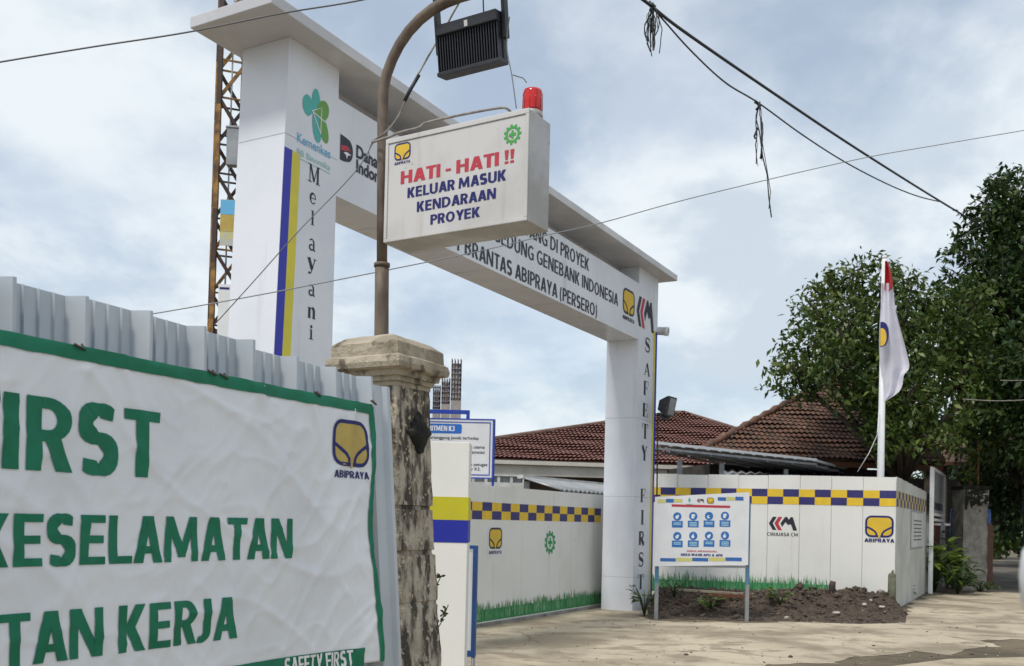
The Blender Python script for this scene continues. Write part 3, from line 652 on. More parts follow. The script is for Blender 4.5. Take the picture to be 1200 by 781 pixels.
mb = MB(); mb.rect(fm, -.06, .26, .07, .29, .002); mb.build('bar_print', m_navy, pp, fix=False)

# ------------------------------------------------------------------ stone gate post, steel fence and banner
K = at(467, 430, 5.25); K.z = 0
FN = Fr(V((K.x, K.y, 0)), U, UP)                                 # along the fence, N to the road
def leanf(a): return .02 + .085 * sstep(-1.0, .15, a)
def fence_c(a, b): return -leanf(a) * (b - 2.45)
fence = thing('sheet_fence', FN.p(-1.5, 0, -.04), 'pale corrugated steel sheet fence behind the lettered banner', 'fence')
TOPZ = FN.px(438, 440, .02)[1]; TOPL = FN.px(2, 319, .02)[1]
def ftop(a): return TOPZ + (TOPL - TOPZ) * min(1, max(0, -a / 2.2))
prof = [(0, -.075)]
for k_ in (.06, .12, .18): prof += [(k_ - .005, -.075), (k_, -.064), (k_ + .005, -.075)]
prof += [(.228, -.075), (.258, 0), (.272, .0), (.278, -.075)]
per = .284; a_end = FN.px(440, 470, fence_c)[0]
NS = 7
for sidx in range(NS):
    mb = MB(); pts = []
    for k in range(3):
        for (x, c) in prof: pts.append((a_end - (sidx + 1) * 3 * per + k * per + x, c + (.004 if sidx % 2 else 0)))
    jig = random.uniform(-.012, .012); rows = [0.02, .8, 1.6, 2.2]
    vs = []
    for (a, c) in pts:
        for z in rows[:-1] + [ftop(a) + jig]: vs.append(FN.p(a, z, fence_c(a, z) + c + .004 * math.sin(a * 7 + z * 3)))
    nr = 4; n = len(pts); fs = []
    for i in range(n - 1):
        for j in range(nr - 1): fs.append((i * nr + j, (i + 1) * nr + j, (i + 1) * nr + j + 1, i * nr + j + 1))
    mb.add(vs, fs); ob = mb.build('fence_sheet', m_fence, fence, fix=False)
    sol = ob.modifiers.new('thickness', 'SOLIDIFY'); sol.thickness = .0015
# the narrow last sheet tucked against the stone post
mb = MB(); a1 = FN.px(461, 470, fence_c)[0]
pts = [(a_end + .004, -.05), (a_end + .03, -.05), (a_end + .035, -.035), (a1 - .05, -.035), (a1 - .03, -.015), (a1 - .004, -.015), (a1, -.05)]
zt = FN.px(450, 454, -.03)[1]
vs = [FN.p(a, z, -(leanf(a_end)) * (z - 2.45) + c) for a, c in pts for z in (.42, zt)]
mb.add(vs, [(2 * i, 2 * i + 2, 2 * i + 3, 2 * i + 1) for i in range(len(pts) - 1)]); ob = mb.build('end_sheet', m_fence, fence, fix=False)
ob.modifiers.new('thickness', 'SOLIDIFY').thickness = .002
mb = MB(); mb.fbox(FN, -5.5, a_end, 2.0, 2.05, -.22, -.16); mb.build('back_rail', m_greymetal, fence)

# banner
def wrinkle(a, b):
    v = mnoise.noise(V((a * 1.2 + b * .5, b * 1.0 - a * .4, 3.7))) * .012
    d = (a * .55 + b * .84)
    rg = lambda x, y, z: 1 - min(1, abs(mnoise.noise(V((x, y, z)))) * 5.0)          # narrow ridges
    v += rg(d * 3.2, (a - b) * .8, 9.1) ** 2 * .006 + rg((a * .9 - b * .42) * 4.1, (a * .4 + b) * 1.1, 5.1) ** 2 * .005
    v += rg(a * 2.2 + b * 1.1, b * 5.2 - a * 4.2, 7.7) ** 2 * .0035 + rg(a * 5.5 + b * 3.1, b * 4.2 - a * 2.2, 2.1) ** 2 * .004 + mnoise.noise(V((a * 9, b * 9, 1.1))) * .0022
    for ga, gb, k in ((-.78, 0, .35), (-1.85, 0, .5), (-.42, 0, -.3), (-.12, 0, -.8), (-.12, .9, -.9), (-1.1, 0, .2)):    # folds running out of the tie points
        dx, dy = a - ga, (2.22 - gb - b)
        if dy > 0: v += .012 * math.exp(-((dx - dy * k) / (.02 + .05 * dy)) ** 2) * math.exp(-dy * 1.9)
    return v
def ban_c(a, b): return fence_c(a, b) + .035 + wrinkle(a, b)
def ban_flat(a, b): return fence_c(a, b) + .04
bR_t = FN.px(436, 477, ban_flat); bR_b = FN.px(446.5, 768, ban_flat); bL_t = FN.px(0, 391, ban_flat)
bz_t = lambda a: bR_t[1] + (bL_t[1] - bR_t[1]) * (a - bR_t[0]) / (bL_t[0] - bR_t[0]); bz_b = bR_b[1] - .03; bA = -4.6
banner = thing('banner', FN.p(-1.5, bz_b, .04), 'large wrinkled white vinyl safety banner with green capitals on the steel fence', 'banner')
GS = .018
def edge_a(b):            # right edge of the banner
    t = (bR_t[1] - b) / (bR_t[1] - bR_b[1]); return bR_t[0] + (bR_b[0] - bR_t[0]) * t + .012 * math.sin(t * 9) - .02 * math.sin(math.pi * t)
def bp(a, b, c=0): return FN.p(a, b, ban_c(a, b) + c)
mb = MB(); na, nb = 320, 110; vs = []
for i in range(na + 1):
    for j in range(nb + 1):
        t = j / nb; b_ = bz_b + (bz_t(0) - bz_b) * t; a = bA + (edge_a(b_) - bA) * (i / na); b = bz_b + (bz_t(a) - bz_b) * t
        vs.append(bp(a, b))
mb.add(vs, [(i * (nb + 1) + j, (i + 1) * (nb + 1) + j, (i + 1) * (nb + 1) + j + 1, i * (nb + 1) + j + 1) for i in range(na) for j in range(nb)], 0, True)
ob = mb.build('sheet', m_fabric, banner, fix=False); ob.modifiers.new('thickness', 'SOLIDIFY').thickness = .0012
def cut_build(mb, name, m, c=.0034):    # cut printed shapes so they follow the wrinkles of the sheet
    me = bpy.data.meshes.new('x'); me.from_pydata([tuple(q) for q in mb.v], [], mb.f); bm = bmesh.new(); bm.from_mesh(me)
    for i, mi in enumerate(mb.m):
        bm.faces.ensure_lookup_table(); bm.faces[i].material_index = mi
    xs = [q.x for q in mb.v]; ys = [q.y for q in mb.v]
    for ax, lo, hi in ((0, min(xs), max(xs)), (1, min(ys), max(ys))):
        k = lo + GS
        while k < hi:
            no = V((1, 0, 0)) if ax == 0 else V((0, 1, 0))
            bmesh.ops.bisect_plane(bm, geom=bm.verts[:] + bm.edges[:] + bm.faces[:], plane_co=no * k, plane_no=no); k += GS
    o = banner.matrix_world.translation
    for v in bm.verts: v.co = bp(v.co.x, v.co.y, c + v.co.z) - o
    me2 = bpy.data.meshes.new(name); bm.to_mesh(me2); bm.free(); bpy.data.meshes.remove(me)
    for q in (m if isinstance(m, list) else [m]): me2.materials.append(q)
    for p in me2.polygons: p.use_smooth = True
    ob = bpy.data.objects.new(name, me2); COL.objects.link(ob); ob.parent = banner; return ob
FLAT = Fr(V((0, 0, 0)), V((1, 0, 0)), V((0, 1, 0)))
def ban_line(full, sub, pLb, pRb, pRt, bold):
    bold = .024
    a0 = FN.px(*pLb, ban_flat)[0]; a1, b1 = FN.px(*pRb, ban_flat); _, t1 = FN.px(*pRt, ban_flat); _, b0 = FN.px(*pLb, ban_flat)
    k = text2d(full, bold)[2] / text2d(sub, bold)[2]; wd = (a1 - a0) * k; mb = MB()
    mb.text(FLAT, full, a1 - wd, (b0 + b1) / 2, wd, t1 - b1, 0, bold); cut_build(mb, 'lettering', m_green)
ban_line('SAFETY FIRST', 'IRST', (1.5, 550), (187, 560), (186, 483), .032)
ban_line('UTAMAKAN KESELAMATAN', 'ESELAMATAN', (15.4, 668), (342.6, 652), (342, 606), .032)
ban_line('DAN KESEHATAN KERJA', 'KERJA', (137.6, 767), (279, 747), (277, 698.5), .032)
mb = MB(); cx, cy, w_, h_ = rect_px(FN, 386.5, 493.5, 424.5, 546.5, .04); emblem_leaf(mb, FLAT, cx, cy, w_, h_, 0, cap='ABIPRAYA'); cut_build(mb, 'emblem', [m_yeldull, m_navy])
mb = MB(); fa, fb = FN.px(427, 759, ban_flat); mb.rect(FLAT, fa - 2.4, fb - .14, fa, fb, 0); cut_build(mb, 'footer_band', m_green)
ta, tb = FN.px(413, 777, ban_flat); mb = MB(); mb.text(FLAT, 'SAFETY FIRST', ta - .42, tb - .012, .42, .075, .003, .02); cut_build(mb, 'footer_lettering', m_whitepaint)
# green hems
mb = MB(); n = 130; vs = []
for i in range(n + 1):
    a = bA + (edge_a(bz_t(0)) - bA) * i / n; z = bz_t(a); hh = .040 + .006 * mnoise.noise(V((a * 3, 1, 1))) + .006 * mnoise.noise(V((a * 12, 5, 1)))
    for b, c in ((z + .012 + .007 * mnoise.noise(V((a * 6, 2, 7))), .001), (z - .008, .005), (z - hh, .003)): vs.append(bp(a, b, c + .002))
mb.add(vs, [(i * 3 + j, (i + 1) * 3 + j, (i + 1) * 3 + j + 1, i * 3 + j + 1) for i in range(n) for j in range(2)], 0, True); mb.build('top_hem', m_green, banner, fix=False)
mb = MB(); n = 60; vs = []
for i in range(n + 1):
    b = bz_b + (bz_t(bR_t[0]) - bz_b) * i / n; a = edge_a(b); hw = .020 + .005 * math.sin(b * 13)
    for da, c in ((-hw, .003), (-.004, .012), (.017 + .005 * math.sin(b * 7), -.004)): vs.append(bp(a + da, b, c + .002))
mb.add(vs, [(i * 3 + j, (i + 1) * 3 + j, (i + 1) * 3 + j + 1, i * 3 + j + 1) for i in range(n) for j in range(2)], 0, True); mb.build('side_hem', m_green, banner, fix=False)
for px, py in ((91, 408), (247, 438), (261, 442), (369, 463), (436, 473)):
    a, b = FN.px(px, py, ban_flat); q = bp(a, b, .006); mb = MB()
    mb.tube([q + U * -.02 + UP * .012, q + FN.N * .01, q + U * .022 - UP * .004 + FN.N * .004, q + U * .035 + UP * .02 - FN.N * .03], .0045, 6); mb.build('tie_wire', m_rustdark, banner)

# stone post -------------------------------------------------------------
post = thing('stone_post', FN.p(.2, 0, -.2), 'weathered stone gate post with moulded cap and black diamond', 'gate post')
pw = (along(at(461, 500, 5.25), U, 502) - at(461, 500, 5.25)).length
pa0 = FN.px(461.5, 500, -.03)[0]; pcx = pa0 + pw / 2
def plean(z): return -.085 * (z - 2.45) - .02 * math.sin(z * 1.3)
def shaft_ring(z, half, k=0): return [FN.p(pcx + sx * half, z, plean(z) - .03 - pw / 2 + sy * half) for sx, sy in ((-1, 1), (1, 1), (1, -1), (-1, -1))]
zc = FN.px(472, 452, 0)[1]                                        # underside of the cap mouldings
mb = MB(); zs = [0, .25, .5, .75, .95, 1.2, 1.36, 1.44, 1.46, 1.50, 1.52, 1.62, 1.8, 2.0, zc]
segs = 14; vs = []
zg = FN.px(488, 595, -.03)[1]; zl_ = FN.px(490, 647, -.03)[1]; zm_ = FN.px(494, 705, -.03)[1]
def groove(z): return .93 if abs(z - zg) < .011 else (.93 if abs(z - zl_) < .012 else (.985 if abs(z - zm_) < .012 else (1.02 if z < zl_ else 1.0)))
zlist = sorted(list(np.linspace(0, zc, 44)) + [q + d_ for q in (zg, zl_, zm_) for d_ in (-.016, -.010, .010, .016)])
for z in zlist:
    h = pw / 2 * groove(z) * (1 + .05 * max(0, 1.3 - z) * .3)
    for sx0, sy0, sx1, sy1 in ((-1, 1, 1, 1), (1, 1, 1, -1), (1, -1, -1, -1), (-1, -1, -1, 1)):
        for k in range(segs):
            t = k / segs; sx, sy = sx0 + (sx1 - sx0) * t, sy0 + (sy1 - sy0) * t
            if k == 0: sx *= .965; sy *= .965
            q = FN.p(pcx + sx * h, z, plean(z) - .03 - pw / 2 + sy * h); d = mnoise.noise(q * 9) * .007 + mnoise.noise(q * 30) * .0035
            q += (FN.X * sx + FN.N * sy).normalized() * d; vs.append(q)
N4 = segs * 4
mb.add(vs, [(i * N4 + j, i * N4 + (j + 1) % N4, (i + 1) * N4 + (j + 1) % N4, (i + 1) * N4 + j) for i in range(len(zlist) - 1) for j in range(N4)])
mb.build('shaft', m_stone, post)
zcap = [(zc, .50, 0), (zc + .022, .50, 0), (zc + .022, .56, 0), (zc + .045, .57, 0), (zc + .045, .64, 0), (zc + .07, .66, 0), (zc + .072, .74, 0), (zc + .078, .82, 0), (zc + .10, .845, 0), (zc + .125, .82, 0), (zc + .132, .76, 0), (zc + .135, .74, 0), (zc + .19, .74, 0), (zc + .195, .72, 0), (zc + .225, .52, 0), (zc + .245, .28, 0), (zc + .25, .1, 0)]
mb = MB(); vs = []; segs = 16
for z, hf, _ in zcap:
    z = zc + (z - zc) * 1.2; h = (.5 + (hf - .5) * .74) * pw / 2 / .5
    for sx0, sy0, sx1, sy1 in ((-1, 1, 1, 1), (1, 1, 1, -1), (1, -1, -1, -1), (-1, -1, -1, 1)):
        for k in range(segs):
            t = k / segs; sx, sy = sx0 + (sx1 - sx0) * t, sy0 + (sy1 - sy0) * t
            if k == 0: sx *= .985; sy *= .985
            q = FN.p(pcx + sx * h, z, plean(z) - .03 - pw / 2 + sy * h); q += (FN.X * sx + FN.N * sy).normalized() * (mnoise.noise(q * 11) * .008 + mnoise.noise(q * 35) * .004) + UP * mnoise.noise(q * 8) * .004; vs.append(q)
N4 = segs * 4; nz_ = len(zcap)
mb.add(vs, [(i * N4 + j, i * N4 + (j + 1) % N4, (i + 1) * N4 + (j + 1) % N4, (i + 1) * N4 + j) for i in range(nz_ - 1) for j in range(N4)] + [tuple(range(N4))[::-1], tuple((nz_ - 1) * N4 + j for j in range(N4))])
mb.build('cap', m_cap, post)
da, db = FN.px(486.5, 508, -.03); mb = MB(); pf = Fr(FN.p(da, db, plean(db) - .03), FN.X, UP - FN.N * .085); dw = .112; dh = .128
ring = [(dw * math.cos(R(t)) * (1 if t % 90 == 0 else .78), dh * math.sin(R(t)) * (1 if t % 90 == 0 else .78), ) for t in range(0, 360, 15)]
ring = []
for k in range(24):
    t = R(k * 15); rr = 1 / (abs(math.cos(t)) + abs(math.sin(t))); rr *= 1 + .09 * math.sin(k * 2.7); ring.append((rr * math.cos(t), rr * math.sin(t)))
vs = []; levels = ((1, -.01), (1.0, .010), (.85, .022), (.5, .033), (.2, .036))
for sc_, c in levels:
    for i, (x, y) in enumerate(ring):
        q = pf.p(x * dw * sc_, y * dh * sc_, c); vs.append(q + pf.N * mnoise.noise(q * 24) * .014)
mb.add(vs, [(i * 24 + j, i * 24 + (j + 1) % 24, (i + 1) * 24 + (j + 1) % 24, (i + 1) * 24 + j) for i in range(len(levels) - 1) for j in range(24)] + [tuple((len(levels) - 1) * 24 + j for j in range(24))]); mb.build('diamond_ornament', m_moss, post)
# mortar ridge lines on the post
# concrete blocks at the foot of the fence
q = FN.p(a1 - .02, 0, .12)
mb = MB(); mb.cbox(q + UP * .2, .34, .2, .4, TH * -1 + math.pi / 2); mb.cbox(q + UP * .43 + FN.N * .01, .22, .17, .05, 1.0); blk = mb.build('concrete_block', m_block, None, bev=.01)
tag(blk, 'grey concrete block beside the banner at the foot of the stone post', 'concrete block')

# ------------------------------------------------------------------ lamp pole, warning box, beacon and floodlight
SF_TH = .5325
SFr = Fr(V((-.7581, 5.5, 3.1596)), V((math.cos(SF_TH), -math.sin(SF_TH), 0)), UP); SW, SD, SH = .9343, .2262, .5879
pole = thing('lamp_pole', SFr.p(-.03, -.6, -.12), 'rusty curved steel lamp pole rising from the stone post', 'lamp pole')
def sp(px, py, c=-.11): a, b = SFr.px(px, py, c); return SFr.p(a, b, c)
mb = MB(); ztop = sp(447.5, 312).z; b0 = sp(447, 400); zpole = zc + .26
low = [V((b0.x, b0.y, zpole - .15)), sp(447, 392), sp(447.3, 350), sp(447.6, 312)]
mb.tube(low, [.042, .042, .041, .041], 16); mb.tube([sp(447.6, 313), sp(447.6, 309)], [.047, .047], 16); mb.build('sleeve', m_rust, pole)
mb = MB(); up_ = [sp(447.6, 310), sp(447.8, 250), sp(448, 190), sp(448.3, 140)] + [sp(x, y) for x, y in ((449.5, 105), (453, 88), (459.5, 70), (468, 53), (479, 37), (492, 23), (507, 11), (522, 3), (540, -4), (565, -11), (600, -16), (640, -17))]
mb.tube(up_, [.031] * 4 + [.031] * 12, 14); mb.build('arm', m_rust, pole)
sign = thing('warning_sign', SFr.p(SW / 2, 0, -SD / 2), 'weathered white box sign warning of project vehicles on the rusty lamp pole', 'sign')
mb = MB(); mb.fbox(SFr, 0, SW, 0, SH, -SD, 0); mb.build('case', m_boxside, sign, bev=.006)
mb = MB(); mb.fbox(SFr, .022, SW - .022, .022, SH - .03, .002, .006); mb.build('face', m_box, sign)
mb = MB()
for a0, b0, a1_, b1 in ((0, 0, SW, .02), (0, SH - .028, SW, SH), (0, .02, .02, SH - .028), (SW - .02, .02, SW, SH - .028)): mb.fbox(SFr, a0, a1_, b0, b1, .001, .012)
mb.build('trim', m_box, sign, bev=.003)
def sign_text(t, pL, pR, hpx, m, bold):
    a0, b0 = SFr.px(*pL, .007); a1_, b1 = SFr.px(*pR, .007); h = hpx * 5.4 / F; mb = MB()
    mb.text(SFr, t, a0, (b0 + b1) / 2, a1_ - a0, h, .0075, bold); mb.build('lettering', m, sign, fix=False)
sign_text('HATI - HATI !!', (469.5, 213.5), (602.5, 193.5), 15.2, m_red, .035)
sign_text('KELUAR MASUK', (477.4, 230.8), (593, 213.2), 12.2, m_navy, .03)
sign_text('KENDARAAN', (488.4, 247.4), (581, 234.2), 12.0, m_navy, .03)
sign_text('PROYEK', (504.3, 262.7), (562.3, 255.2), 11.6, m_navy, .03)
mb = MB(); emblem_leaf(mb, SFr, *rect_px(SFr, 462.5, 168, 481, 187, .007), .0075, cap='ABIPRAYA'); mb.build('emblem', [m_yel, m_navy], sign, fix=False)
mb = MB(); a, b = SFr.px(600.6, 157.7, .007); emblem_gear(mb, SFr, a, b, .054, .0075); mb.build('emblem', m_k3b, sign, fix=False)
for z in (.08, SH - .08): mb = MB(); mb.bar(SFr.p(-.07, z, -.11), SFr.p(.0, z, -.11), .04, .02); mb.build('bracket', m_rust, sign)
bq = SFr.p(SW - .045, SH, -.1)
bq = EYE + (lambda a, b: (SFr.p(a, b, -.12) - EYE))(*SFr.px(624, 128, -.12)); bq.z = SFr.O.z + SH
beacon = thing('warning_beacon', bq, 'red warning beacon on top of the white box sign', 'beacon')
mb = MB(); mb.lathe(bq, [(.056, .0), (.058, .012), (.054, .03), (.052, .035)], 20); mb.build('base', m_boxside, beacon)
mb = MB(); mb.lathe(bq + UP * .035, [(.053, 0), (.054, .01), (.052, .1), (.048, .114), (.03, .118)], 24); mb.build('lens', m_lensred, beacon)
mb = MB()
for k in range(10):
    t = k * math.pi / 5; mb.tube([bq + V((.054 * math.cos(t), .054 * math.sin(t), .045)), bq + V((.052 * math.cos(t), .052 * math.sin(t), .135))], .0016, 5)
mb.build('lens_rib', m_lensred_dark, beacon)
# big floodlight, back towards the viewer
a, b = SFr.px(550, 52, -.2); LO = SFr.p(a, b, -.2)
LF = Fr(LO, SFr.X, (UP + SFr.N * .16)); lw, lh = .425, .275
flood = thing('floodlight', LO - UP * .2, 'big black finned floodlight hanging from the curved pole', 'floodlight')
mb = MB(); mb.fbox(LF, -lw / 2, lw / 2, -lh / 2, lh / 2, -.06, -.02); mb.build('housing', m_dark, flood, bev=.004)
mb = MB()
for k in range(24):
    a = -lw / 2 + .012 + k * (lw - .024) / 23; mb.fbox(LF, a - .003, a + .003, -lh / 2 + .02, lh / 2 - .065, -.019, .026)
mb.build('cooling_fin', m_dark, flood)
mb = MB(); mb.fbox(LF, -lw / 2 + .01, lw / 2 - .005, lh / 2 - .063, lh / 2 - .004, -.019, .042); mb.build('driver_box', m_dark, flood, bev=.005)
mb = MB(); mb.fbox(LF, -lw / 2, lw / 2, -lh / 2 - .004, -lh / 2 + .018, -.064, .03); mb.build('bottom_rim', m_dark, flood, bev=.003)
mb = MB(); mb.fbox(LF, .0, .022, lh / 2 - .055, lh / 2 - .022, .043, .0445); mb.build('sticker', m_offwhite, flood)
mb = MB(); 
for sgn in (-1, 1): mb.fbox(LF, sgn * (lw / 2 + .012) - .011, sgn * (lw / 2 + .012) + .011, -lh / 2 + .13, lh / 2 + .26, -.05, -.01)
mb.fbox(LF, -lw / 2 - .023, lw / 2 + .023, lh / 2 + .261, lh / 2 + .285, -.05, -.01); mb.build('bracket', m_dark, flood)
mb = MB(); mb.fbox(LF, -lw / 2 + .01, lw / 2 - .01, -lh / 2 + .01, lh / 2 - .01, -.066, -.061); mb.build('lens', m_glass, flood)

# ------------------------------------------------------------------ cables
def cable(name, pts, r, label, m=m_wire, sag=0.0, cat='cable', wob=0.0, n=6):
    P = [V(p) for p in pts]; out_ = []
    for i in range(len(P) - 1):                                   # Catmull-Rom
        p0, p1, p2, p3 = P[max(i - 1, 0)], P[i], P[i + 1], P[min(i + 2, len(P) - 1)]
        for k in range(8):
            t = k / 8; out_.append(.5 * ((2 * p1) + (p2 - p0) * t + (2 * p0 - 5 * p1 + 4 * p2 - p3) * t * t + (3 * p1 - p0 - 3 * p2 + p3) * t ** 3))
    out_.append(P[-1]); mb = MB(); mb.tube(out_, r, n); return tag(mb.build(name, m), label, cat)
cable('overhead_cable', [at(-60, 84, 7), at(0, 73, 7), at(110, 55, 7.1), at(220, 38, 7.2), at(330, 16, 7.3), at(430, -1, 7.4), at(540, -30, 7.5)], .006, 'thin dark cable crossing the sky above the lattice mast', m_wiregrey)
cable('overhead_cable', [at(690, -45, 13), at(755, 1, 14), at(800, 36, 14.8), at(900, 105, 17), at(1000, 172, 20), at(1100, 235, 25), at(1156, 268, 29), at(1185, 282, 31)], .024, 'thickest black cable running down to the dark tree')
cable('overhead_cable', [at(760, 4, 14.1), at(775, 21, 14.4), at(810, 60, 15), at(850, 97, 15.8), at(889, 121, 16.7), at(940, 158, 18), at(990, 190, 19.6), at(1040, 216, 21.6), at(1075, 230, 23.4), at(1103, 237, 25.1)], .014, 'sagging thinner cable under the thick black one', m_wire)
cable('overhead_cable', [at(150, 372, 7.2), at(200, 364.5, 7.2), at(330, 341, 7.3), at(480, 311.5, 7.6), at(560, 295, 7.9), at(640, 276, 8.3), at(708, 260.5, 8.6), at(820, 230, 9), at(1000, 188, 10), at(1100, 170, 10.6), at(1260, 143, 11.5)], .0045, 'long thin grey cable crossing in front of the white arch', m_wiremid)
cable('overhead_cable', [at(1128, 468, 24), at(1165, 470, 24), at(1200, 469, 24), at(1260, 465, 24)], .012, 'pale cable crossing the dark tree, the longer lower one of two', m_wirepale)
cable('overhead_cable', [at(1172, 446, 24), at(1200, 446, 24), at(1260, 443, 24)], .010, 'pale cable crossing the dark tree, the shorter upper one of two', m_wirepale)
cable('cable_end', [at(1151, 265, 28.5), at(1140, 270, 28.4), at(1127, 278, 28.3), at(1118, 284, 28.2)], .009, 'short stub of wire by the dark tree top', m_wiregrey)
cable('stay_cable', [at(252, 380, 5.0), at(300, 327, 5.05), at(350, 271, 5.1), at(415, 203, 5.3), sp(438, 166, -.06)], .003, 'thin cable slanting from the fence top up to the lamp pole', m_wiregrey)
dn = cable('lamp_cable', [sp(436, 166, -.05), sp(452, 155, -.04), sp(467, 136, -.05), sp(480, 106, -.08), sp(505, 61, -.24), sp(520, 36, -.34), sp(532, 14, -.34), sp(545, -8, -.34)], .006, 'pale cable climbing from the pole to the big floodlight', m_wirepale)
mb = MB(); mb.tube([sp(474, 119, -.06), sp(481, 105, -.08), sp(491, 88, -.1)], .011, 8); mb.build('black_sleeve', m_wire, None).parent = dn
dn.children[0].matrix_parent_inverse = dn.matrix_world.inverted()
cable('sign_cable', [sp(436, 167, -.03), sp(455, 161, -.01), sp(470, 155, .0), sp(490, 150, -.03), sp(500, 144, -.05), sp(530, 137, -.05), sp(560, 131, -.05), sp(588, 126.5, -.05), sp(596, 129, -.07), sp(599, 133, -.1)], .007, 'pale cable lying along the top of the box sign', m_wirepale)
cable('wire', [sp(597, 20, -.17), sp(594, 55, -.16), sp(600, 90, -.12), sp(605, 127, -.09)], .003, 'thin wire hanging from the big floodlight to the box sign', m_wiregrey)
cable('wire', [sp(601, 88, -.12), sp(607, 90, -.12), sp(613, 92, -.12), sp(617, 97, -.12)], .003, 'tiny curved wire running into the red beacon', m_wiregrey)
cable('wire', [sp(566, -10, -.2), sp(566.5, 8, -.2), sp(567, 18, -.2)], .004, 'short wire dropping to the top of the big floodlight', m_wire)
cable('wire', [sp(436, 168, -.03), sp(434, 172, -.03), sp(432, 180, -.03), sp(436, 185, -.03)], .003, 'loose wire tail at the left of the lamp pole', m_wiregrey)
def tangle(px, py0, py1, Y, nn, sp_, label, seed):
    rd = random.Random(seed); mb = MB()
    for k in range(nn):
        ln = rd.uniform(.45, 1) * (py1 - py0); x = px + rd.uniform(-2, 2); pts = []; y = py0 + rd.uniform(-3, 4); d = rd.uniform(-1, 1)
        for i in range(7):
            t = i / 6; pts.append(at(x + d * sp_ * math.sin(t * 2.6) + rd.uniform(-1.3, 1.3), y + ln * t, Y + rd.uniform(-.05, .05)))
        if rd.random() < .4: pts += [at(x + d * sp_ * .9, y + ln * .8, Y), at(x + d * sp_ * .5, y + ln * .3, Y)]
        mb.tube(pts, rd.uniform(.005, .010), 5)
    mb.tube([at(px - 5, py0 - 3, Y), at(px + 2, py0 + 2, Y), at(px - 3, py0 + 7, Y)], .03, 6)
    return tag(mb.build('cable_tangle', m_wire), label, 'cable tangle')
tangle(765, 6, 66, 14.15, 16, 9, 'bushy tangle of loose wire ends at the thick black cable', 3)
tk = tangle(889.5, 122, 200, 16.7, 5, 3, 'long thin bundle of wires dangling from the sagging cable', 5)
mb = MB(); mb.tube([at(889, 124, 16.7), at(886, 140, 16.7), at(890, 155, 16.7), at(894, 185, 16.7), at(899, 205, 16.7), at(901, 232, 16.7), at(904, 255, 16.7)], .011, 6); mb.tube([at(888, 150, 16.7), at(884, 160, 16.7), at(885.5, 163, 16.7)], .018, 6)
mb.tube([at(893, 165, 16.7), at(899, 200, 16.7), at(903, 225, 16.7), at(901, 245, 16.7)], .007, 5)
o2 = mb.build('loose_end', m_wire, None); o2.parent = tk; o2.matrix_parent_inverse = tk.matrix_world.inverted()

# ------------------------------------------------------------------ hoardings
def checker(mb, fr, a0, a1, b0, b1, n, c=.003, start=0):
    h = (b1 - b0) / 2; w_ = (a1 - a0) / n
    for i in range(n):
        for j in range(2): mb.rect(fr, a0 + i * w_, b0 + j * h, a0 + (i + 1) * w_, b0 + (j + 1) * h, c, (i + j + start) % 2)
def grass_print(mb, fr, a0, a1, b0, h, seed, c=.003):
    rd = random.Random(seed); mb.rect(fr, a0, b0, a1, b0 + h * .5, c, 0); n = int((a1 - a0) / .007)
    for k in range(n):
        a = rd.uniform(a0, a1); hh = h * rd.uniform(.5, .8) * (1 + .25 * mnoise.noise(V((a * 2.5, seed, 0)))) + h * .22 * rd.random() ** 3; w_ = rd.uniform(.006, .016); l = rd.uniform(-.05, .05)
        mb.flat(fr, [(a - w_, b0 + h * .1), (a + w_, b0 + h * .1), (a + w_ * .5 + l * .5, b0 + hh * .7), (a + l, b0 + hh)], c + .0003 + .002 * rd.random(), 1 if rd.random() < .30 else 0)
# inner hoarding parallel to the arch
A0 = gz(555, 736); A1 = gz(702, 712)
IW = Fr(V((A0.x, A0.y, 0)), V((A1.x - A0.x, A1.y - A0.y, 0)), UP); IL = (V((A1.x, A1.y, 0)) - IW.O).length
zi0 = IW.px(556, 568)[1]; zi1 = IW.px(700, 580)[1]
inner = thing('hoarding', IW.p(IL / 2, 0), 'white inner hoarding with small checks between the blue gate leaf and arch leg', 'hoarding')
mb = MB(); npan = 8; x0, x1 = -2.2, IL + .55
for k in range(npan):
    s0 = x0 + (x1 - x0) * k / npan; s1 = x0 + (x1 - x0) * (k + 1) / npan - .004; za = zi0 + (zi1 - zi0) * s0 / IL; zb_ = zi0 + (zi1 - zi0) * s1 / IL
    mb.prism([IW.p(s0, .05, 0), IW.p(s1, .05, 0), IW.p(s1, zb_, 0), IW.p(s0, za, 0)], IW.N * -.03)
mb.build('panel', m_wall, inner)
ca0 = IW.px(553, 600)[0]; ca1 = IW.px(704, 605)[0]
bt, bb_ = IW.px(628, 592)[1], IW.px(628, 610.5)[1]
cell = (ca1 - ca0) / 16.0
mb = MB(); checker(mb, IW, ca0 - 8 * cell, ca1, bb_, bt, 24, .003, 0); mb.build('check_band', [m_check_blue, m_check_yel], inner, fix=False)
mb = MB(); emblem_leaf(mb, IW, *rect_px(IW, 573, 619, 588, 643), .0035, cap='ABIPRAYA')
cx, cy, w_, h_ = rect_px(IW, 573, 619, 588, 643); mb.rect(IW, cx - .6 * w_, cy - .95 * h_, cx + .6 * w_, cy + .58 * h_, .002, 2)
mb.build('emblem', [m_yel, m_black, m_signwhite], inner, fix=False)
mb = MB(); cx, cy, w_, h_ = rect_px(IW, 638, 622, 651, 650); emblem_gear(mb, IW, cx, cy, h_ / 2, .0035, 0, w_ / h_); mb.build('emblem', m_k3, inner, fix=False)
mb = MB(); grass_print(mb, IW, -2.2, IL + .4, .07, .36, 4); mb.build('grass_print', [m_grass_ink, m_grass_pale], inner, fix=False)
mb = MB(); mb.fbox(IW, -2.2, IL + .6, 0, .05, -.06, .05); mb.build('concrete_sill', m_concrete, inner)
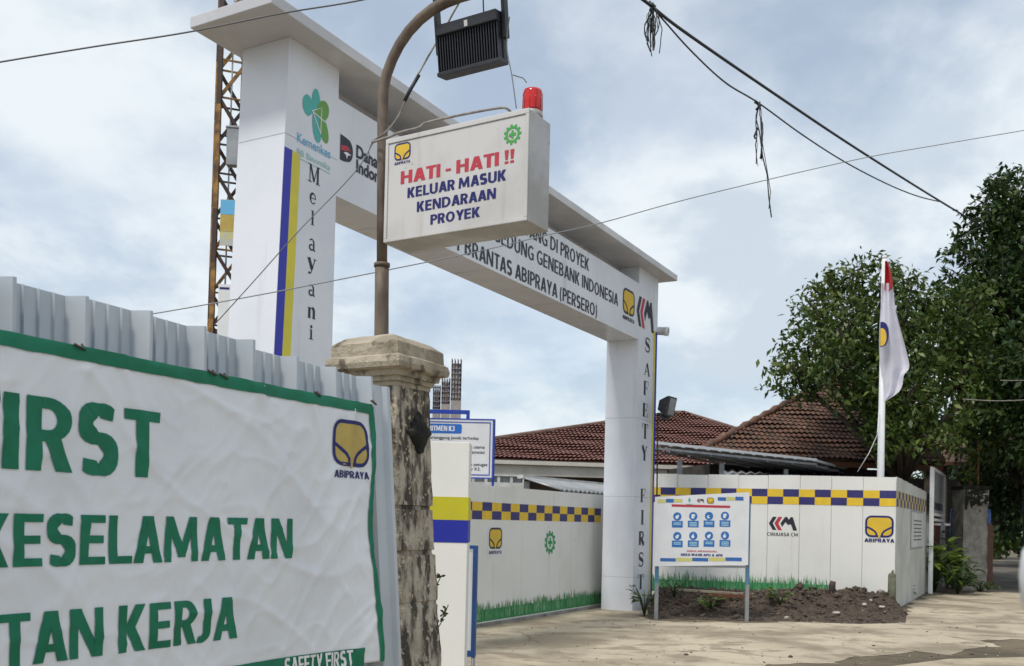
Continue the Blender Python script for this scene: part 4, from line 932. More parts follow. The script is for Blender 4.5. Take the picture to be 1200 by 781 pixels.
# outer hoarding with a return down the side road
CR = at(1051, 559, 19.3); LE = at(755, 554.5, 20.4)
OW = Fr(V((LE.x, LE.y, 0)), V((CR.x - LE.x, CR.y - LE.y, 0)), UP); OL = (V((CR.x, CR.y, 0)) - OW.O).length
zo = CR.z
outer = thing('hoarding', OW.p(OL / 2, 0), 'white outer hoarding with large checks behind the soil heap and safety board', 'hoarding')
mb = MB(); seams = [OW.px(x, 620)[0] for x in (755, 793, 829, 865, 899.5, 937, 974, 1011)] + [OL]
for k in range(len(seams) - 1):
    zj = zo + random.uniform(-.008, .006); dj = random.uniform(-.004, .001); mb.prism([OW.p(seams[k], 0, dj), OW.p(seams[k + 1] - .007, 0, dj - .001), OW.p(seams[k + 1] - .007, zj + random.uniform(-.006, .006), dj - .001), OW.p(seams[k], zj, dj)], OW.N * -.026)
mb.fbox(OW, 0, OL - .01, .2, zo - .05, -.034, -.031, 1)
mb.build('panel', [m_wall, m_seam], outer)
c1a = OW.px(1050, 585)[0]; c0a = OW.px(881, 585)[0]; cell = (c1a - c0a) / 9
bt, bb_ = OW.px(960, 574)[1], OW.px(960, 592)[1]
n = int((c1a) / cell) + 1
mb = MB(); checker(mb, OW, c1a - n * cell, c1a, bb_, bt, n, .003, 1 if n % 2 else 0); mb.build('check_band', [m_check_blue, m_check_yel], outer, fix=False)
mb = MB(); cx, cy, w_, h_ = rect_px(OW, 1014, 605, 1047, 629.5); emblem_leaf(mb, OW, cx, cy, w_, h_, .0035)
a0, b0 = OW.px(1013, 635.3); a1_, _ = OW.px(1048, 635.3); mb.text(OW, 'ABIPRAYA', a0, b0, a1_ - a0, .075, .0035, .03, 1); mb.build('emblem', [m_yel, m_navy], outer, fix=False)
mb = MB(); cx, cy, w_, h_ = rect_px(OW, 901, 606, 933.5, 621.5); emblem_chevrons(mb, OW, cx, cy, w_, h_, .0035)
a0, b0 = OW.px(899, 628); a1_, _ = OW.px(935, 628); mb.text(OW, 'CIRIAJASA CM', a0, b0, a1_ - a0, .07, .0035, .008, 0); mb.build('emblem', [m_black, m_red], outer, fix=False)
gb = OW.px(800, 694)[1]; gb1 = OW.px(940, 694)[0]
mb = MB(); grass_print(mb, OW, 0, gb1 + .5, gb, .5, 9); mb.build('grass_print', [m_grass_ink, m_grass_pale], outer, fix=False)
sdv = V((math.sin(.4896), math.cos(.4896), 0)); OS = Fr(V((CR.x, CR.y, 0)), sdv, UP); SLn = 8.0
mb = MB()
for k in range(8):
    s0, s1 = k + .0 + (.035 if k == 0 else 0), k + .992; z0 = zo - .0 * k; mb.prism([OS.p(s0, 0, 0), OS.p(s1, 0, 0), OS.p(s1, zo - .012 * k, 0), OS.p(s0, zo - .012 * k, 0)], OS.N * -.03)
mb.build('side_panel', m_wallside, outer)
mb = MB(); checker(mb, OS, .03, 6.23, bb_, bt, 20, .003, 0); mb.build('check_band', [m_check_blue, m_yeldull], outer, fix=False)
fm = OS; cx, cy, w_, h_ = rect_px(OS, 1067, 599, 1081, 643)
nb_ = thing('notice_poster', OS.p(cx, cy - h_ / 2), 'grey notice poster on the side return of the outer hoarding', 'poster')
mb = MB(); mb.fbox(OS, cx - w_ / 2, cx + w_ / 2, cy - h_ / 2, cy + h_ / 2, .001, .012); mb.build('sheet', m_greymetal, nb_)
mb = MB(); mb.rect(OS, cx - w_ / 2 + .06, cy - h_ / 2 + .04, cx + w_ / 2 - .03, cy + h_ / 2 - .04, .0135, 0)
for k in range(6): mb.rect(OS, cx - w_ * .3, cy + h_ * (.22 - k * .1), cx + w_ * .36, cy + h_ * (.25 - k * .1), .0145, 1)
mb.build('print', [m_offwhite, m_black], nb_, fix=False)

# white box post at the near end of the inner hoarding
Yp = 7.6; c0 = at(504, 560, Yp); c1 = at(549.5, 560, Yp); ztop = at(527, 518, Yp).z
WP = Fr(V((c0.x, Yp, 0)), V((1, -.02, 0)), UP); ww = c1.x - c0.x
wp = thing('hoarding_post', WP.p(ww / 2, 0), 'white boxed hoarding post with yellow and blue bands behind the stone post', 'post')
mb = MB(); mb.fbox(WP, 0, ww, 0, ztop, -.3, 0); mb.build('box', m_wall, wp, bev=.004)
mb = MB(); z2, z1, z0 = (WP.px(527, y)[1] for y in (582.5, 609.5, 636)); mb.fbox(WP, .0, ww + .002, z1, z2, -.298, .003, 0); mb.fbox(WP, -.003, -.001, z0, z2, -.29, .002, 1); mb.fbox(WP, 0, ww + .002, z0, z1 - .001, -.298, .003, 1); mb.build('band', [m_band_yel, m_band_blue], wp)
# blue gate leaf
Yg = 8.3; GLf = Fr(V((at(558.5, 700, Yg).x, Yg, 0)), V((-1, .25, 0)), UP)
leaf = thing('gate_leaf', GLf.p(.4, 0), 'blue framed gate leaf standing open behind the white boxed post', 'gate')
zt_ = at(556, 639.5, Yg).z; zb0 = at(556, 770, Yg).z
mb = MB(); mb.fbox(GLf, 0, .035, zb0, zt_, -.02, .02); mb.fbox(GLf, .9, .94, zb0, zt_, -.02, .02); mb.fbox(GLf, .036, .899, zt_ - .03, zt_, -.02, .02); mb.fbox(GLf, .036, .899, zb0, zb0 + .05, -.02, .02); mb.build('frame', mat('dark_steel_blue', (.015, .06, .2), .45, (.02, .08, .26), 5), leaf)
mb = MB(); mb.fbox(GLf, .036, .899, zb0 + .051, zt_ - .051, -.006, .006); mb.build('infill_sheet', m_signwhite, leaf)
mb = MB(); mb.tube([GLf.p(.018, 0, 0), GLf.p(.018, zb0, 0)], .016, 8); mb.build('foot', m_greymetal, leaf)

# ------------------------------------------------------------------ safety board on legs
B0 = gz(770, 727); B1 = gz(878, 729)
SB = Fr(V((B0.x, B0.y, 0)), V((B1.x - B0.x, B1.y - B0.y, 0)), UP)
x0, _ = SB.px(767, 620); x1, _ = SB.px(877.5, 620); zt_ = SB.px(822, 581)[1]; zb0 = SB.px(822, 663.5)[1]
board = thing('safety_board', SB.p((x0 + x1) / 2, 0), 'white protective gear board with eight blue pictograms on two legs', 'sign')
mb = MB(); zl, zr = SB.px(768, 582.5)[1], SB.px(877, 577)[1]; yl, yr = SB.px(768, 664)[1], SB.px(877, 662.5)[1]
mb.prism([SB.p(x0, yl, 0), SB.p(x1, yr, 0), SB.p(x1, zr, 0), SB.p(x0, zl, 0)], SB.N * -.02); mb.build('panel', m_signwhite, board)
for px in (770, 876.5):
    a, _ = SB.px(px, 690); mb = MB(); mb.fbox(SB, a - .03, a + .03, 0, .62, -.07, -.025); mb.fbox(SB, a - .03, a + .03, .62, zt_ - .1, -.07, -.025, 1); mb.build('leg', [m_greymetal, mat('faded_blue_paint', (.05, .16, .26), .5, (.1, .2, .28), 5)], board)
mb = MB(); mb.fbox(SB, x0 + .04, x1 - .02, yl + .0, yl + .04, -.066, -.021); mb.build('rail', m_greymetal, board)
S4 = 1015 / 130.0
def bpx(x, y): return SB.px(755 + x / S4, 570 + y / S4)
def brect(mb, x0, y0, x1, y1, c, mi): a0, b0 = bpx(x0, y1); a1_, b1 = bpx(x1, y0); mb.rect(SB, a0, b0, a1_, b1, c, mi)
for i, x in enumerate((302, 448, 592, 738)):
    for j, y in enumerate((277, 457)):
        mb = MB(); y -= i * 2; a, b = bpx(x, y); a2, _ = bpx(x + 38, y); r = a2 - a
        mb.flat(SB, [(a + r * math.cos(R(t)), b + r * math.sin(R(t))) for t in range(0, 360, 18)], .003, 0)
        k = (i + j * 4)                                             # each white pictogram a little head-and-gear shape
        mb.flat(SB, [(a + r * (-.1 + .36 * math.cos(R(t))), b + r * (-.18 + .40 * math.sin(R(t)))) for t in range(0, 360, 24)], .004, 1)
        if k in (0, 4, 6): mb.flat(SB, [(a + r * (.2 + .2 * math.cos(R(t))), b + r * (.12 + .3 * math.sin(R(t)))) for t in range(0, 360, 30)], .0045, 1)
        elif k in (1, 3): mb.flat(SB, [(a - r * .5, b + r * .05), (a + r * .5, b + r * .05), (a + r * .3, b + r * .5), (a - r * .3, b + r * .5)], .0045, 1)
        elif k == 2: mb.flat(SB, [(a + r * (.05 + .2 * math.cos(R(t))), b + r * (-.1 + .2 * math.sin(R(t)))) for t in range(0, 360, 30)], .0048, 0)
        else: mb.rect(SB, a - r * .12, b - r * .5, a + r * .05, b + r * .55, .0045, 1)
        brect(mb, x - 50, y + 42, x + 50, y + 100, .003, 0)
        for q in (58, 72, 86)[: 2 + (k % 2)]: brect(mb, x - 34, y + q - 2, x + 34, y + q + 4, .004, 2)
        mb.build('pictogram', [m_signblue, m_whitepaint, m_pale], board, fix=False)
m_bb = mat('bar_blue', (.03, .12, .38), .5); m_by = mat('bar_yellow', (.55, .52, .16), .5)
for x0_, x1_, y0, y1, mi in ((120, 195, 122, 152, 1), (198, 270, 117, 149, 0), (272, 350, 118, 146, 1), (672, 748, 102, 132, 0), (752, 828, 100, 130, 1), (832, 908, 98, 130, 0), (145, 288, 660, 687, 0), (292, 436, 658, 686, 1), (438, 584, 657, 686, 0), (588, 740, 655, 684, 1), (742, 892, 654, 684, 0)):
    mb = MB(); brect(mb, x0_, y0, x1_, y1, .003, 0); mb.build('colour_bar', [m_bb, m_by][mi], board, fix=False)
mb = MB(); brect(mb, 250, 178, 785, 187, .003, 0); mb.build('red_line', m_red, board, fix=False)
mb = MB(); a0, b0 = bpx(388, 600); a1_, _ = bpx(660, 598); mb.text(SB, 'ANDA MEMASUKI', a0, b0, a1_ - a0, .028, .003, .02, 0); mb.build('lettering', [m_red, m_navy], board, fix=False); mb = MB()
a0, b0 = bpx(332, 636); a1_, _ = bpx(718, 632); mb.text(SB, 'AREA WAJIB APD & APK', a0, b0, a1_ - a0, .04, .003, .03, 1); mb.build('lettering', [m_red, m_navy], board, fix=False)
mb = MB(); a, b = bpx(605, 132); emblem_leaf(mb, SB, a, b, .115, .095, .003, 0, 1); a, b = bpx(515, 132); emblem_chevrons(mb, SB, a, b, .12, .06, .003, 1, 2)
a, b = bpx(415, 128); mb.flat(SB, [(a - .03, b), (a, b + .05), (a + .02, b), (a, b - .04)], .003, 3); mb.rect(SB, a - .05, b - .075, a + .05, b - .062, .003, 3); mb.build('emblem', [m_yel, m_black, m_red, m_teal], board, fix=False)

# ------------------------------------------------------------------ commitment board behind the inner hoarding
Yk = 16.0; KF = Fr(at(577.5, 561, Yk), V((-1, .03, 0)), UP); KF = Fr(at(577.5, 561.5, Yk), V((1, -.03, 0)), UP)
kb = thing('commitment_board', V((KF.O.x - .6, KF.O.y, 0)), 'blue edged white text board rising behind the inner hoarding', 'sign')
kw = 1.5; kh = KF.px(560, 491)[1]
mb = MB(); mb.fbox(KF, -kw, 0, 0, kh, -.03, 0); mb.build('panel', m_signwhite, kb)
mb = MB()
for i0, tck in ((0, .02), (.055, .014)):
    mb.fbox(KF, -kw + i0, -i0, i0 + .0, i0 + tck, .001, .006); mb.fbox(KF, -kw + i0, -i0, kh - i0 - tck, kh - i0, .001, .006); mb.fbox(KF, -i0 - tck, -i0, i0 + tck + .001, kh - i0 - tck - .001, .001, .006); mb.fbox(KF, -kw + i0, -kw + i0 + tck, i0 + tck + .001, kh - i0 - tck - .001, .001, .006)
mb.build('border', m_blue, kb)
mb = MB(); a0, b0 = KF.px(541, 508.5); _, b1 = KF.px(541, 497.3); mb.flat(KF, rrect(a0 - .4, (b0 + b1) / 2, .8, b1 - b0, .03), .003); mb.build('heading_band', mat('heading_blue', (.01, .13, .5), .5), kb, fix=False)
mb = MB(); a1_, b0 = KF.px(533, 505.5); mb.text(KF, 'KOMITMEN K3', a1_ - .58, b0, .58, .085, .005, .03); mb.build('heading_lettering', m_whitepaint, kb, fix=False)
for t, pr in (('kami bertanggung jawab terhadap', (561, 515.5)), ('keselamatan yang utama', (568, 526)), ('dan kesehatan keselamatan', (568, 532)), ('pekerja dan petugas', (571, 546.5)), ('sesuai standar K3.', (563, 551.8))):
    a1_, b0 = KF.px(*pr); wd = text2d(t, .012)[2] * .075; mb = MB(); mb.text(KF, t, a1_ - wd, b0, wd, .05, .003, .012); mb.build('lettering', m_black, kb, fix=False)
mb = MB(); mb.fbox(KF, -.02, .02, -KF.O.z, kh, -.08, -.031); mb.fbox(KF, -kw, -kw + .04, -KF.O.z, kh, -.08, -.031); mb.build('leg', m_blue, kb)
HB = Fr(at(550.5, 481, 17.5), V((1, 0, 0)), UP)
hb = thing('steel_portal', V((HB.O.x - .5, HB.O.y, 0)), 'blue steel goalpost frame just above the text board', 'frame')
mb = MB(); mb.fbox(HB, -1.4, 0, -.07, 0, -.06, 0); mb.fbox(HB, -.06, 0, -HB.O.z, -.071, -.06, 0); mb.fbox(HB, -1.4, -1.34, -HB.O.z, -.071, -.06, 0); mb.build('bar', m_blue, hb)

# three unfinished columns far behind
m_colgrey = mat('column_concrete', (.36, .32, .29), .85, (.27, .25, .24), 3)
m_cage = mat('cage_mesh', (.22, .2, .26), .8, (.42, .38, .32), 5, .45, .55, spots=((.1, .1, .16), 7, .55, .62))
lb = ('shortest unfinished column with rebar cage, next to the stone cap', 'middle unfinished column with rebar cage behind the text board', 'tallest unfinished column with rebar cage behind the text board')
for (xa, xb, yt, ym), lab in zip(((507, 515.5, 452, 480), (517, 526.5, 444, 474), (528, 539.5, 421.5, 470)), lb):
    Yc = 44.0; p0 = at(xa, 490, Yc); p1 = at(xb, 490, Yc); wd = p1.x - p0.x; zt_ = at(xa, yt, Yc).z; zm = at(xa, ym, Yc).z; cx = (p0.x + p1.x) / 2
    cl = thing('unfinished_column', (cx, Yc, 0), lab, 'column', 'unfinished columns far behind')
    mb = MB(); mb.cbox((cx, Yc, zm / 2), wd, wd, zm); mb.build('shaft', m_colgrey, cl)
    mb = MB(); h = wd / 2 - .02
    for i in range(4):
        for sx, sy in ((-h + i * 2 * h / 3, -h), (-h + i * 2 * h / 3, h), (-h, -h + i * 2 * h / 3), (h, -h + i * 2 * h / 3)): mb.bar((cx + sx, Yc + sy, zm), (cx + sx, Yc + sy, zt_), .035, .035)
    mb.build('rebar', m_rustdark, cl)
    mb = MB(); mb.cbox((cx, Yc, (zm + zt_) / 2 - .1), wd - .1, wd - .1, zt_ - zm - .25); mb.build('infill_net', m_cage, cl)
    mb = MB(); z = zm + .12
    while z < zt_:
        for s in (-1, 1): mb.cbox((cx, Yc + s * h, z), wd, .03, .035); mb.cbox((cx + s * h, Yc, z + .04), .03, wd, .035)
        z += .22
    mb.build('stirrup', m_greymetal, cl)

# ------------------------------------------------------------------ roofs behind
def tiled(mb, A, B, C_, D_, tw, th, amp, mi=0):
    """tiled slope: A-B eave (left to right), D-C ridge; courses of wavy tiles"""
    A, B, C_, D_ = V(A), V(B), V(C_), V(D_); ex = (B - A); W_ = ex.length; ex.normalize()
    nrm = (B - A).cross(D_ - A).normalized(); nrm = nrm if nrm.z > 0 else -nrm; ey = nrm.cross(ex).normalized(); ey = ey if ey.z > 0 else -ey
    l2 = lambda P: ((P - A).dot(ex), (P - A).dot(ey)); c2, d2 = l2(C_), l2(D_); H_ = max(c2[1], d2[1]); nr = int(H_ / th)
    for r in range(nr + 1):
        y0, y1 = r * th, min((r + 1.06) * th, H_)
        t = (r + .5) * th / H_; xa = d2[0] * t; xb = W_ + (c2[0] - W_) * t
        n = max(2, int((xb - xa) / (tw / 5))); vs = []
        for i in range(n + 1):
            x = xa + (xb - xa) * i / n; ph = x / tw * 2 * math.pi; hgt = amp * (abs(math.sin(ph / 2)) * 1.3)
            jt = .02 * math.sin(math.floor(x / tw) * 12.9 + r * 7.3) + .03 * mnoise.noise(V((x * .8, r * .5, 3)))
            vs.append(A + ex * x + ey * y0 + nrm * (hgt + .055 + jt)); vs.append(A + ex * x + ey * y1 + nrm * (hgt + .005 + jt))
        mb.add(vs, [(2 * i, 2 * i + 2, 2 * i + 3, 2 * i + 1) for i in range(n)], mi, True)
        mb.add([A + ex * xa + ey * y0, A + ex * xb + ey * y0, A + ex * xb + ey * y1, A + ex * xa + ey * y1], [(0, 1, 2, 3)], mi)
# red tiled hip roof house
eL = at(455, 549, 29); eR = at(1015, 538, 31); eR.z = eL.z = (eL.z + eR.z) / 2
ap0 = at(790, 485.5, 35.5); ap1 = at(802, 485.5, 35.7)
h1 = thing('tiled_house', V(((eL.x + eR.x) / 2, 33, 0)), 'low house with red tiled hip roof and cream fascia behind the arch', 'house')
dvec = V((eR.x - eL.x, eR.y - eL.y, 0)).normalized(); nb = V((-dvec.y, dvec.x, 0))
bL, bR = eL + nb * 13, eR + nb * 13
mb = MB(); tiled(mb, eL, eR, ap1, ap0, .145, .21, .03); tiled(mb, eR, bR, ap1, ap1, .145, .21, .03); tiled(mb, bL, eL, ap0, ap0, .145, .21, .03); mb.add([bL, bR, ap1, ap0], [(0, 1, 2, 3)])
mb.build('roof', m_tile, h1, fix=False)
mb = MB()
for p, q in ((eL, ap0), (ap0, ap1), (ap1, eR)):
    mb.tube([p + UP * .04, q + UP * .04], .09, 8)
mb.build('ridge', m_ridge, h1)
mb = MB(); dn_ = UP * -.42; mb.box(eL + nb * .12 + UP * -.05, (eR - eL), nb * .1, dn_); mb.box(eL - nb * .02 + UP * -.02, (eR - eL), nb * .1, UP * -.12); mb.build('fascia', m_plaster, h1)
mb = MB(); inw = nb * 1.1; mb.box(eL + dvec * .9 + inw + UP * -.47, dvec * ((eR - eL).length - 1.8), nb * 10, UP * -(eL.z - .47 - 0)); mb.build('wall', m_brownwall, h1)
mb = MB()
for k in range(5): mb.box(eL + dvec * (2 + k * 2.6) + inw - nb * .02 + UP * -.9, dvec * 1.4, nb * .015, UP * -1.6)
mb.build('window', m_glass, h1)
# old brown hip roof house
eL = at(815, 528, 26); eR = at(1105, 545, 27.5); eL.z = eR.z = at(990, 541, 27).z
ap0 = at(985, 441, 31.5); ap1 = at(1040, 441, 32)
h2 = thing('old_house', V(((eL.x + eR.x) / 2, 30, 0)), 'old house under a mossy brown tiled roof beside the big tree', 'house')
dvec = V((eR.x - eL.x, eR.y - eL.y, 0)).normalized(); nb = V((-dvec.y, dvec.x, 0)); bL, bR = eL + nb * 10 + dvec * 6, eR + nb * 10 - dvec * 4
mb = MB(); tiled(mb, eL, eR, ap1, ap0, .165, .22, .045); tiled(mb, eR, bR, ap1, ap1, .165, .22, .045); tiled(mb, bL, eL, ap0, ap0, .165, .22, .045); mb.add([bL, bR, ap1, ap0], [(0, 1, 2, 3)]); mb.build('roof', m_tileold, h2, fix=False)
mb = MB()
for p, q in ((eL, ap0), (ap0, ap1), (ap1, eR)): 
    n = 30; pts = [p + (q - p) * (i / n) + UP * (.06 + .03 * (i % 2)) for i in range(n + 1)]; mb.tube(pts, [.09 + .02 * (i % 2) for i in range(n + 1)], 8)
mb.build('ridge', m_tileold, h2)
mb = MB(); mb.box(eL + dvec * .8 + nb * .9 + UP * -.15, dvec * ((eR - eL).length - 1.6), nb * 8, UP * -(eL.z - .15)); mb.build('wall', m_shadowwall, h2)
mb = MB(); mb.box(eL + UP * -.02, eR - eL, nb * .08, UP * -.15); mb.build('fascia', m_wood, h2)
# metal canopy in front of them
aw0 = at(758, 519.5, 20.6); aw1 = at(957, 540.5, 24.9); aw2 = at(1004, 553, 29.5); zc_ = (aw0.z + aw1.z) / 2
aw0.z = aw1.z = zc_; aw2.z = zc_ - .0; aw3 = aw0 + (aw2 - aw1)
can = thing('metal_canopy', V(((aw0.x + aw2.x) / 2, 24, 0)), 'grey sheet metal canopy with white edge rising over the outer hoarding', 'canopy')
mb = MB(); ex = (aw1 - aw0); n = 60; vs = []
for i in range(n + 1):
    for q in (aw0, aw3): vs.append(q + ex * (i / n) + UP * (.02 * math.sin(i * math.pi / 2)))
mb.add(vs, [(2 * i, 2 * i + 2, 2 * i + 3, 2 * i + 1) for i in range(n)]); ob = mb.build('roof_sheet', m_sheet, can, fix=False); ob.modifiers.new('thickness', 'SOLIDIFY').thickness = .004
mb = MB(); mb.bar(aw0 + UP * .03, aw1 + UP * .03, .03, .06); mb.bar(aw1 + UP * .01, aw2 + UP * .01, .03, .06); mb.build('edge_trim', m_whitepaint, can)
mb = MB(); dd = (aw3 - aw0)
for k in range(5): p = aw0 + dd * (k / 4) - UP * .09; mb.bar(p, p + ex, .03, .05)
for k in range(7): p = aw0 + ex * (k / 6) - UP * .13; mb.bar(p, p + dd, .03, .04)
mb.build('rafter', m_greymetal, can)
for px in (797, 846, 921):
    p = along(aw0 + dd * .25, ex.normalized(), px); mb = MB(); mb.bar((p.x, p.y, 0), (p.x, p.y, zc_ - .24), .1, .1); mb.build('post', m_greymetal, can)
mb = MB(); p = at(820, 556, 25); mb.cbox((p.x, 25.5, 1.2), 1.6, .1, 2.4); brd = tag(mb.build('timber_screen', m_wood), 'brown timber screen under the metal canopy', 'screen')
lr0 = at(850, 556, 24); lr1 = at(990, 556, 26)
lowr = thing('low_shed', V(((lr0.x + lr1.x) / 2, 25, 0)), 'low shed with corrugated grey roof beneath the canopy', 'shed')
mb = MB(); n = 60; vs = []; q0 = at(845, 560, 24); q1 = at(1000, 560, 25.2); q2 = at(1000, 541, 28.5); q3 = at(845, 541, 27.2); q2.z = q3.z = q0.z + .42; q1.z = q0.z
for i in range(n + 1):
    for A, B in ((q0, q1), (q3, q2)): vs.append(A + (B - A) * (i / n) + UP * (.03 * math.sin(i * math.pi / 2)))
mb.add(vs, [(2 * i, 2 * i + 2, 2 * i + 3, 2 * i + 1) for i in range(n)], 0, True); mb.build('roof', m_sheet, lowr, fix=False)
mb = MB(); mb.prism([V((q0.x + .2, q0.y + .2, 0)), V((q1.x - .2, q1.y + .2, 0)), V((q2.x - .2, q2.y - .2, 0)), V((q3.x + .2, q3.y - .2, 0))], UP * (q0.z - .08)); mb.build('wall', m_brownwall, lowr)
# white block parapet and fibre cement roof behind the inner hoarding
Yb = 20.0; pf = Fr(at(578, 572, Yb), V((1, .05, 0)), UP)
par = thing('block_wall', V((pf.O.x + .3, Yb, 0)), 'white ventilation block wall top just behind the inner hoarding', 'wall')
wd = at(614, 572, Yb).x - pf.O.x; ht = pf.px(590, 556.5)[1]
mb = MB(); mb.fbox(pf, -1.2, wd, -pf.O.z, ht - .16, -.15, 0); mb.fbox(pf, -1.2, wd, ht - .03, ht, -.16, .01)
for k in range(8): a = -1.2 + (wd + 1.2) * k / 7; mb.fbox(pf, a - .03 if k else a, a + .03 if k < 7 else a, ht - .159, ht - .031, -.14, -.005)
mb.build('blockwork', m_offwhite, par)
mb = MB(); mb.fbox(pf, -1.15, wd - .05, ht - .159, ht - .031, -.12, -.1); mb.build('recess', m_greymetal, par)
gu0 = at(612, 558, 19.4); gu1 = at(712, 572, 22.5); gu1.z = gu0.z = (gu0.z + gu1.z) / 2
gr = thing('lean_to_roof', V(((gu0.x + gu1.x) / 2, 21, 0)), 'grey corrugated lean-to roof beside the white arch leg', 'roof')
dv = V((gu1.x - gu0.x, gu1.y - gu0.y, 0)).normalized(); nv = V((dv.y, -dv.x, 0)); mb = MB(); n = 80; vs = []
for i in range(n + 1):
    p = gu0 + (gu1 - gu0) * (i / n)
    for q, z in ((0, 0), (.9, -.24)): vs.append(p + nv * q + UP * (z + .028 * math.sin(i * math.pi / 2)))
mb.add(vs, [(2 * i, 2 * i + 2, 2 * i + 3, 2 * i + 1) for i in range(n)], 0, True); ob = mb.build('roof_sheet', m_sheet, gr, fix=False); ob.modifiers.new('thickness', 'SOLIDIFY').thickness = .008
mb = MB(); mb.bar(gu0 - nv * .05 + UP * .03, gu1 - nv * .05 + UP * .03, .14, .07); mb.bar(gu0 + nv * .9 - UP * .30, gu1 + nv * .9 - UP * .30, .06, .06); mb.build('beam', m_offwhite, gr)
mb = MB()
for t in (.05, .5, .95):
    p = gu0 + (gu1 - gu0) * t; mb.bar((p.x, p.y, 0), (p.x, p.y, gu0.z - .06), .1, .1)
mb.build('post', m_greymetal, gr)

# ------------------------------------------------------------------ flagpole and flags
fp = at(1032, 557, 21.2); ft = at(1036.5, 304, 21.2)
fpo = thing('flagpole', (fp.x, fp.y, 0), 'slim white flagpole behind the corner of the outer hoarding', 'flagpole')
dirp = (ft - fp); b_ = fp - dirp * (fp.z / dirp.z)
mb = MB(); mb.tube([b_, fp, ft], [.085, .075, .055], 14); mb.build('pole', m_whitepaint, fpo)
mb = MB(); mb.lathe(ft, [(.03, 0), (.06, .03), (.05, .07), (.0, .09)], 12); mb.build('finial', m_whitepaint, fpo)
mb = MB(); cl_ = [at(1030, 480, 21.1), at(1028, 510, 21.0), at(1018, 532, 20.9), at(1005, 553, 20.8)]; mb.tube(cl_, .006, 6); mb.build('halyard', m_whitepaint, fpo)
YF = 21.05
def flag_obj(name, rows, label, m, extra=None, seed=0):
    fo = thing(name, at(rows[0][0], rows[0][2], YF), label, 'flag'); mb = MB(); n = 14; vs = []
    for (xl, xr, y) in rows:
        for i in range(n + 1):
            t = i / n; x = xl + (xr - xl) * t
            vs.append(at(x, y, YF + .10 * math.sin(t * 9 + seed + y * .012) * (.3 + t) - .04 * math.sin(y * .05 + t * 3)))
    mb.add(vs, [(r * (n + 1) + i, r * (n + 1) + i + 1, (r + 1) * (n + 1) + i + 1, (r + 1) * (n + 1) + i) for r in range(len(rows) - 1) for i in range(n)], 0, True)
    ob = mb.build('cloth', m, fo, fix=False); s = ob.modifiers.new('smooth', 'SUBSURF'); s.levels = s.render_levels = 1
    return fo
def lerp_rows(keys, step=6):
    rows = []
    for (a, b) in zip(keys[:-1], keys[1:]):
        n = max(1, int((b[2] - a[2]) / step))
        for k in range(n): t = k / n; rows.append(tuple(a[i] + (b[i] - a[i]) * t for i in range(3)))
    return rows + [keys[-1]]
flag_obj('national_flag', lerp_rows([(1037, 1040, 306), (1037, 1043.5, 316), (1036.8, 1046, 328), (1036.5, 1047, 337), (1036.5, 1044, 341)]), 'small folded red flag at the very top of the flagpole', m_clothred, seed=1)
wf = flag_obj('company_flag', lerp_rows([(1033, 1046, 332), (1033, 1047.5, 345), (1032, 1049, 362), (1030.5, 1055, 385), (1030, 1060.5, 405), (1031, 1065.5, 425), (1032, 1066, 434), (1034.5, 1059, 438), (1035, 1058, 450), (1036, 1055, 460), (1036.5, 1042, 467), (1036.5, 1038.5, 470)]), 'limp white flag with round yellow emblem below the red one', m_cloth, seed=2)
ffl = Fr(at(1036, 392, YF - .18), V((1, -.25, 0)), UP); o_ = wf.matrix_world.translation
mb = MB(); r1 = [(-.03 + .13 * math.cos(R(t)), .27 * math.sin(R(t))) for t in range(-90, 91, 15)]; mb.flat(ffl, [(-.08, -.27)] + r1 + [(-.08, .27)], 0, 1)
r2 = [(-.04 + .09 * math.cos(R(t)), -.06 + .19 * math.sin(R(t))) for t in range(-90, 91, 15)]; mb.flat(ffl, [(-.075, -.25)] + r2 + [(-.075, .13)], .004, 0); mb.build('emblem', [m_yel, m_navy], wf, fix=False)

# ------------------------------------------------------------------ soil heap and the bits on it
def ylow(px): return None
hx0, hx1, hy0, hy1 = 2.2, 7.6, 16.1, 20.2; nx, ny = 190, 120; vs = []
def soil_h(x, y):
    px = proj(V((x, y, 0)))[0]
    front = 16.45 + .05 * math.sin(x * 3) + max(0, px - 1010) * .004 - (.0 if px > 780 else 0)
    t = sstep(front, front + 2.1, y); h = .24 * t
    hump = math.exp(-((px - 1000) / 52) ** 2) * math.exp(-((y - 17.9) / .75) ** 2) * .21 + math.exp(-((px - 925) / 40) ** 2) * math.exp(-((y - 17.9) / .7) ** 2) * .17
    fall = 1 - sstep(1040, 1066, px); left = sstep(756, 775, px)
    rough_ = mnoise.noise(V((x * 3, y * 3, 0))) * .05 + mnoise.noise(V((x * 9, y * 9, 2))) * .06 + abs(mnoise.noise(V((x * 20, y * 20, 5)))) * .09
    return (h + hump * t + rough_ * (.35 + t) * (1 if y > front else 0)) * fall * left + (-.05 if y < front or fall * left < .06 else .004)
for i in range(nx + 1):
    for j in range(ny + 1):
        x = hx0 + (hx1 - hx0) * i / nx; y = hy0 + (hy1 - hy0) * j / ny; vs.append((x, y, soil_h(x, y)))
mb = MB(); mb.add(vs, [(i * (ny + 1) + j, (i + 1) * (ny + 1) + j, (i + 1) * (ny + 1) + j + 1, i * (ny + 1) + j + 1) for i in range(nx) for j in range(ny)], 0, False)
tag(mb.build('soil_heap', m_soil, fix=False), kind='structure')
